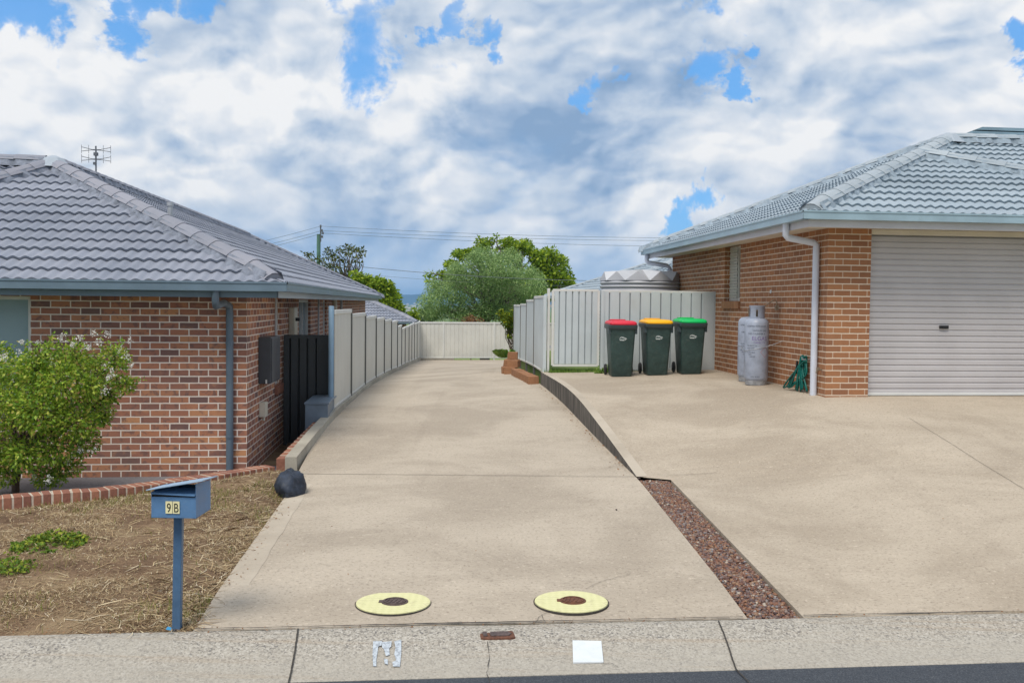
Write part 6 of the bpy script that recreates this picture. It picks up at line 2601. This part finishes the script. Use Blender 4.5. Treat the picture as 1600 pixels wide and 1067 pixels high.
tree('shade_tree', 'tall bright green tree rising behind the weeping tree', (bb_.x, bb_.y, ground_z(bb_.x, bb_.y)), 5.0, .4, bc, .30, 420, M['bright_tree'], .5, 0, .62)
# sparse tree behind the left house: bare limbs with tufts at the tips
YS = 46.0
sb = at(545, 500, YS)
tf = []
for (px, py, r_) in [(480, 400, .28), (486, 398, .3), (492, 408, .3), (484, 406, .22), (512, 392, .32), (518, 396, .34), (524, 402, .3), (514, 402, .26), (530, 392, .3), (538, 393, .3), (543, 387, .3), (550, 388, .32), (556, 391, .3), (562, 392, .3), (568, 391, .26), (566, 398, .26), (545, 397, .3), (533, 404, .28), (560, 402, .24),
                     (552, 405, .24), (540, 408, .24), (562, 413, .22), (556, 418, .22), (520, 412, .4), (512, 420, .5), (505, 412, .5), (526, 422, .4), (535, 418, .3), (545, 426, .3), (530, 430, .5), (500, 405, .35), (508, 398, .2), (475, 396, .16), (540, 385, .16), (552, 384, .16), (528, 388, .18), (548, 412, .18)]:
    tf.append((at(px, py, YS + random.uniform(-1.2, 1.2)), r_ * .72))
tree('sparse_tree', 'sparse tree with bare twigs and leaf tufts beside the green power pole', (sb.x, sb.y, ground_z(sb.x, sb.y)), 4.6, .22, tf, .22, 520, M['olive_tree'], .55, 0, .8)
YO = 42.0
ob_ = at(600, 505, YO)
oc_ = []
for (px, py, r_) in [(560, 438, .8), (572, 440, .8), (585, 446, .9), (598, 452, .9), (612, 455, .5), (605, 462, .8), (612, 468, .6), (616, 476, .6), (618, 484, .6), (610, 482, .8), (618, 493, .6), (600, 470, 1.0), (585, 462, 1.0), (645, 494, .6), (592, 442, .5), (578, 434, .4), (610, 450, .3), (570, 455, 1.0)]:
    for dy in (-.8, .8):
        for _q in range(2):
            oc_.append((at(px + random.uniform(-7, 7), py + random.uniform(-6, 6), YO + dy), r_ * random.uniform(.4, .62)))
tree('round_tree', 'olive green tree leaning out past the left roof above the grey neighbour', (ob_.x, ob_.y, ground_z(ob_.x, ob_.y)), 2.6, .22, oc_, .24, 800, M['bright_tree'], .55, 0, .75)

# tree clumps and houses down in the valley
vt = [(652, 496, 150), (660, 490, 190), (645, 498, 120), (668, 494, 210), (657, 502, 100), (640, 492, 260), (676, 497, 160)]
for i, (px, py, Y) in enumerate(vt):
    q = at(px, py, Y)
    s_ = Y / 1067 * 7
    cs_ = [((q.x + random.uniform(-1, 1) * s_ * .7, q.y + random.uniform(-1, 1) * s_ * .5, q.z - s_ * .2 + random.uniform(-.3, .45) * s_), s_ * .5) for _ in range(9)]
    labs = ['dark tree on the slope just beyond the grey neighbour roof', 'dark tree standing lower in the valley gap', 'dark tree at the foot of the gap beside the fence corner', 'dark tree low against the weeping tree edge', 'nearest dark tree just over the fence corner', 'farthest dark tree below the town', 'dark tree half behind the weeping tree']
    tree('valley_tree', labs[i], (q.x, q.y, ground_z(q.x, q.y)), max(1.0, q.z - ground_z(q.x, q.y) - s_ * .5), .25, cs_, s_ * .22, 260 / (s_ * s_) * 6, M['far_tree'], .7, 0, .8, group='dark trees in the valley gap')
hn = [(637, 477.5, 'M'), (643, 479, 'M'), (649, 477, 'M'), (634, 482, 'W'), (640, 484, 'W'), (647, 481, 'W'), (652, 483, 'M'), (637, 488, 'W'), (645, 487, 'W'), (651, 489, 'M'), (630, 479, 'W'), (656, 479, 'W')]
for i, (px, py, k) in enumerate(hn):
    q = atz(px, py, -14)
    Y = q.y
    gz = ground_z(q.x, q.y)
    wd, hh = random.uniform(3, 6) * Y / 1570, random.uniform(1.6, 2.6) * Y / 1570
    root = thing('town_house', 'tiny pale building among those in the distant valley', 'house', (q.x, q.y, gz), 'pale buildings in the distant valley')
    p = MB()
    p.abox((q.x, q.y, gz), wd, wd * .6, hh, random.uniform(-.4, .4))
    p.build('wall', M['town_white'], root)
    p = MB()
    p.prism([Vector((q.x - wd * .55, q.y - wd * .35, gz + hh)), Vector((q.x - wd * .55, q.y + wd * .35, gz + hh)), Vector((q.x - wd * .55, q.y, gz + hh * 1.5))], (wd * 1.1, 0, 0))
    p.build('roof', M['town_roof'] if k == 'M' else M['town_white'], root)

# bush and strappy plant at the end of the right fence
bsp = at(800, 505, 19.35)
bs = thing('bush', 'yellow green bush leaning round the end of the right fence', 'bush', (bsp.x + .1, bsp.y, .4))
tb_ = MB()
P_, S_ = [], []
for (px, py, r_) in [(799, 494, .17), (793, 496, .15), (788, 492, .11), (783, 490, .08), (796, 505, .17), (800, 515, .14), (796, 520, .10), (795, 526, .06), (790, 503, .12), (803, 500, .18), (786, 498, .09), (779, 489, .05), (801, 486, .08), (784, 485, .05)]:
    c = at(px, py, 19.3 + random.uniform(-.1, .15))
    limb(tb_, (bsp.x + .1, bsp.y, .35), c, .014, .004, .1)
    n = int(9000 * r_ * r_) + 12
    P_.append(clump_points(c, r_, n))
    S_.append(rng.uniform(.05, .10, n))
tb_.build('stem', M['bark'], bs)
quads_mesh('crown', leaf_quads(np.concatenate(P_), np.concatenate(S_), .6, .4, .3), M['bush'], bs)


def strappy(px, py, Y, n, L, label, name='strappy_plant'):
    c = at(px, py, Y)
    root = thing(name, label, 'plant', c)
    V_ = []
    for i in range(n):
        a = random.uniform(0, 2 * PI)
        l_ = L * random.uniform(.6, 1.1)
        d = np.array((math.cos(a), math.sin(a), 0))
        s_ = np.array((-math.sin(a), math.cos(a), 0)) * .026
        b_ = np.array(c) + d * .04 + np.array((random.uniform(-.12, .12), random.uniform(-.12, .12), 0))
        m_ = b_ + d * l_ * .35 + np.array((0, 0, l_ * .75))
        t_ = m_ + d * l_ * .4 - np.array((0, 0, l_ * random.uniform(.0, .3)))
        V_.append((b_ - s_, b_ + s_, m_ + s_, t_ + s_ * .2, t_ - s_ * .2, m_ - s_))
    quads_mesh('leaves', np.array(V_), M['strap_leaf'], root)


strappy(788, 559, 18.6, 24, .30, 'clump of strappy green leaves behind the orange block stack')
strappy(795, 558, 18.9, 18, .28, 'second strappy green clump, tucked against the right fence end')
c = at(944, 577, 12.7)
root = thing('weed', 'leafy green weed at the gate post beside the red lidded bin', 'weed', (c.x, c.y, .72))
pp = np.concatenate([clump_points((c.x + o_[0], c.y + .05, .76 + o_[1]), .08, 150) for o_ in ((0, 0), (.08, .05), (-.1, -.02))])
pp[:, 2] = np.maximum(pp[:, 2], .73)
quads_mesh('leaves', leaf_quads(pp, rng.uniform(.025, .05, len(pp)), .6, .5), M['strap_leaf'], root)
# rusty shrub just over the end fence
c = at(735, 503, 33.0)
root = thing('shrub', 'small rusty brown shrub top showing over the end fence', 'shrub', (c.x, c.y, ground_z(c.x, c.y)))
tb_ = MB()
limb(tb_, (c.x, c.y, ground_z(c.x, c.y)), c - UP * .1, .03, .01)
tb_.build('stem', M['bark'], root)
pp = np.concatenate([clump_points(c + Vector((o_, 0, z_)), .26, 160) for o_, z_ in ((-.2, 0), (0, .15), (.15, 0), (.42, -.05))])
quads_mesh('crown', leaf_quads(pp, rng.uniform(.06, .12, len(pp)), .5, .4), M['dead_leaf'], root)

# ------------------------------------------------------------------ power pole and lines
YPOLE = 56.0
pp0 = at(497, 470, YPOLE)
ptop = at(498, 366, YPOLE)
pl = thing('power_pole', 'green timber power pole with a steel riser behind the left roof', 'power pole', (pp0.x, pp0.y, ground_z(pp0.x, pp0.y)))
p = MB()
p.tube([(pp0.x, pp0.y, ground_z(pp0.x, pp0.y) - .5), (ptop.x, ptop.y, ptop.z)], [.19, .155], 14)
p.build('pole', M['wood_green'], pl, smooth=True, auto=40)
rt0, rt1 = at(501, 378, YPOLE - .2), at(501, 352.5, YPOLE - .2)
p = MB()
p.tube([rt0, rt1], .055, 8)
p.build('riser', M['steel_dark'], pl)
ins = []
for (dx, dy_, yy) in ((0, 0, 353.5), (2, 0, 360.5), (3.5, 0, 364.5), (2.5, 0, 370)):
    q = at(501 + dx, yy, YPOLE - .25)
    ins.append(q)
    p = MB()
    p.tube([q - UP * .10, q + UP * .10], .075, 10)
    p.beam(Vector((rt0.x, rt0.y, q.z)), q, .05, .05)
    p.build('insulator', M['steel_dark'], pl)


def wire(label, a, b, sag, r=.014, n=40):
    p = MB()
    a, b = Vector(a), Vector(b)
    pts_ = []
    for i in range(n + 1):
        k = i / n
        q = a.lerp(b, k)
        q.z -= sag * 4 * k * (1 - k)
        pts_.append(q)
    p.tube(pts_, r, 5)
    tag(p.build('power_line', M['wire'], loc=tuple(a)), label, 'power line', 'power lines behind the houses')


ends_r = [(1460, 366), (1460, 370.5), (1460, 382)]
ends_l = [(170, 418), (170, 424), (170, 430)]
for i, (nm, rr0, ll0) in enumerate((('topmost', ends_r[0], ends_l[0]), ('middle', ends_r[1], ends_l[1]), ('lowest', ends_r[2], ends_l[2]))):
    wire(f'{nm} of the three wires running right from the green power pole', ins[i], at(*rr0, 60), (.62, .55, .58)[i])
    wire(f'{nm} of the three wires running left from the green power pole', ins[i], at(*ll0, 47), .35)
wire('thick low service cable passing in front of the weeping tree', at(500, 410, 40), at(1250, 432, 40), .62, .016)
wire('thin low cable just under the thick service cable', at(520, 424, 41), at(1250, 438, 41), .6, .008)

# ------------------------------------------------------------------ the air over the valley
mb = MB()
mb.box((-9500, -500, -48), (19000, 0, 0), (0, 14500, 0), UP * 210)
hz_o = mb.build('haze', None)
mh = bpy.data.materials.new('valley_air')
mh.use_nodes = True
nt = NT(mh.node_tree)
nt.n.remove(nt.n['Principled BSDF'])
vol = nt.node('ShaderNodeVolumePrincipled')
vol.inputs['Color'].default_value = (0.30, 0.60, 1.0, 1)
vol.inputs['Density'].default_value = 0.00012
vol.inputs['Anisotropy'].default_value = 0.0
nt.l.new(vol.outputs[0], nt.n['Material Output'].inputs['Volume'])
hz_o.data.materials.append(mh)
tag(hz_o, 'blue air softening the far valley', 'haze', kind='stuff')
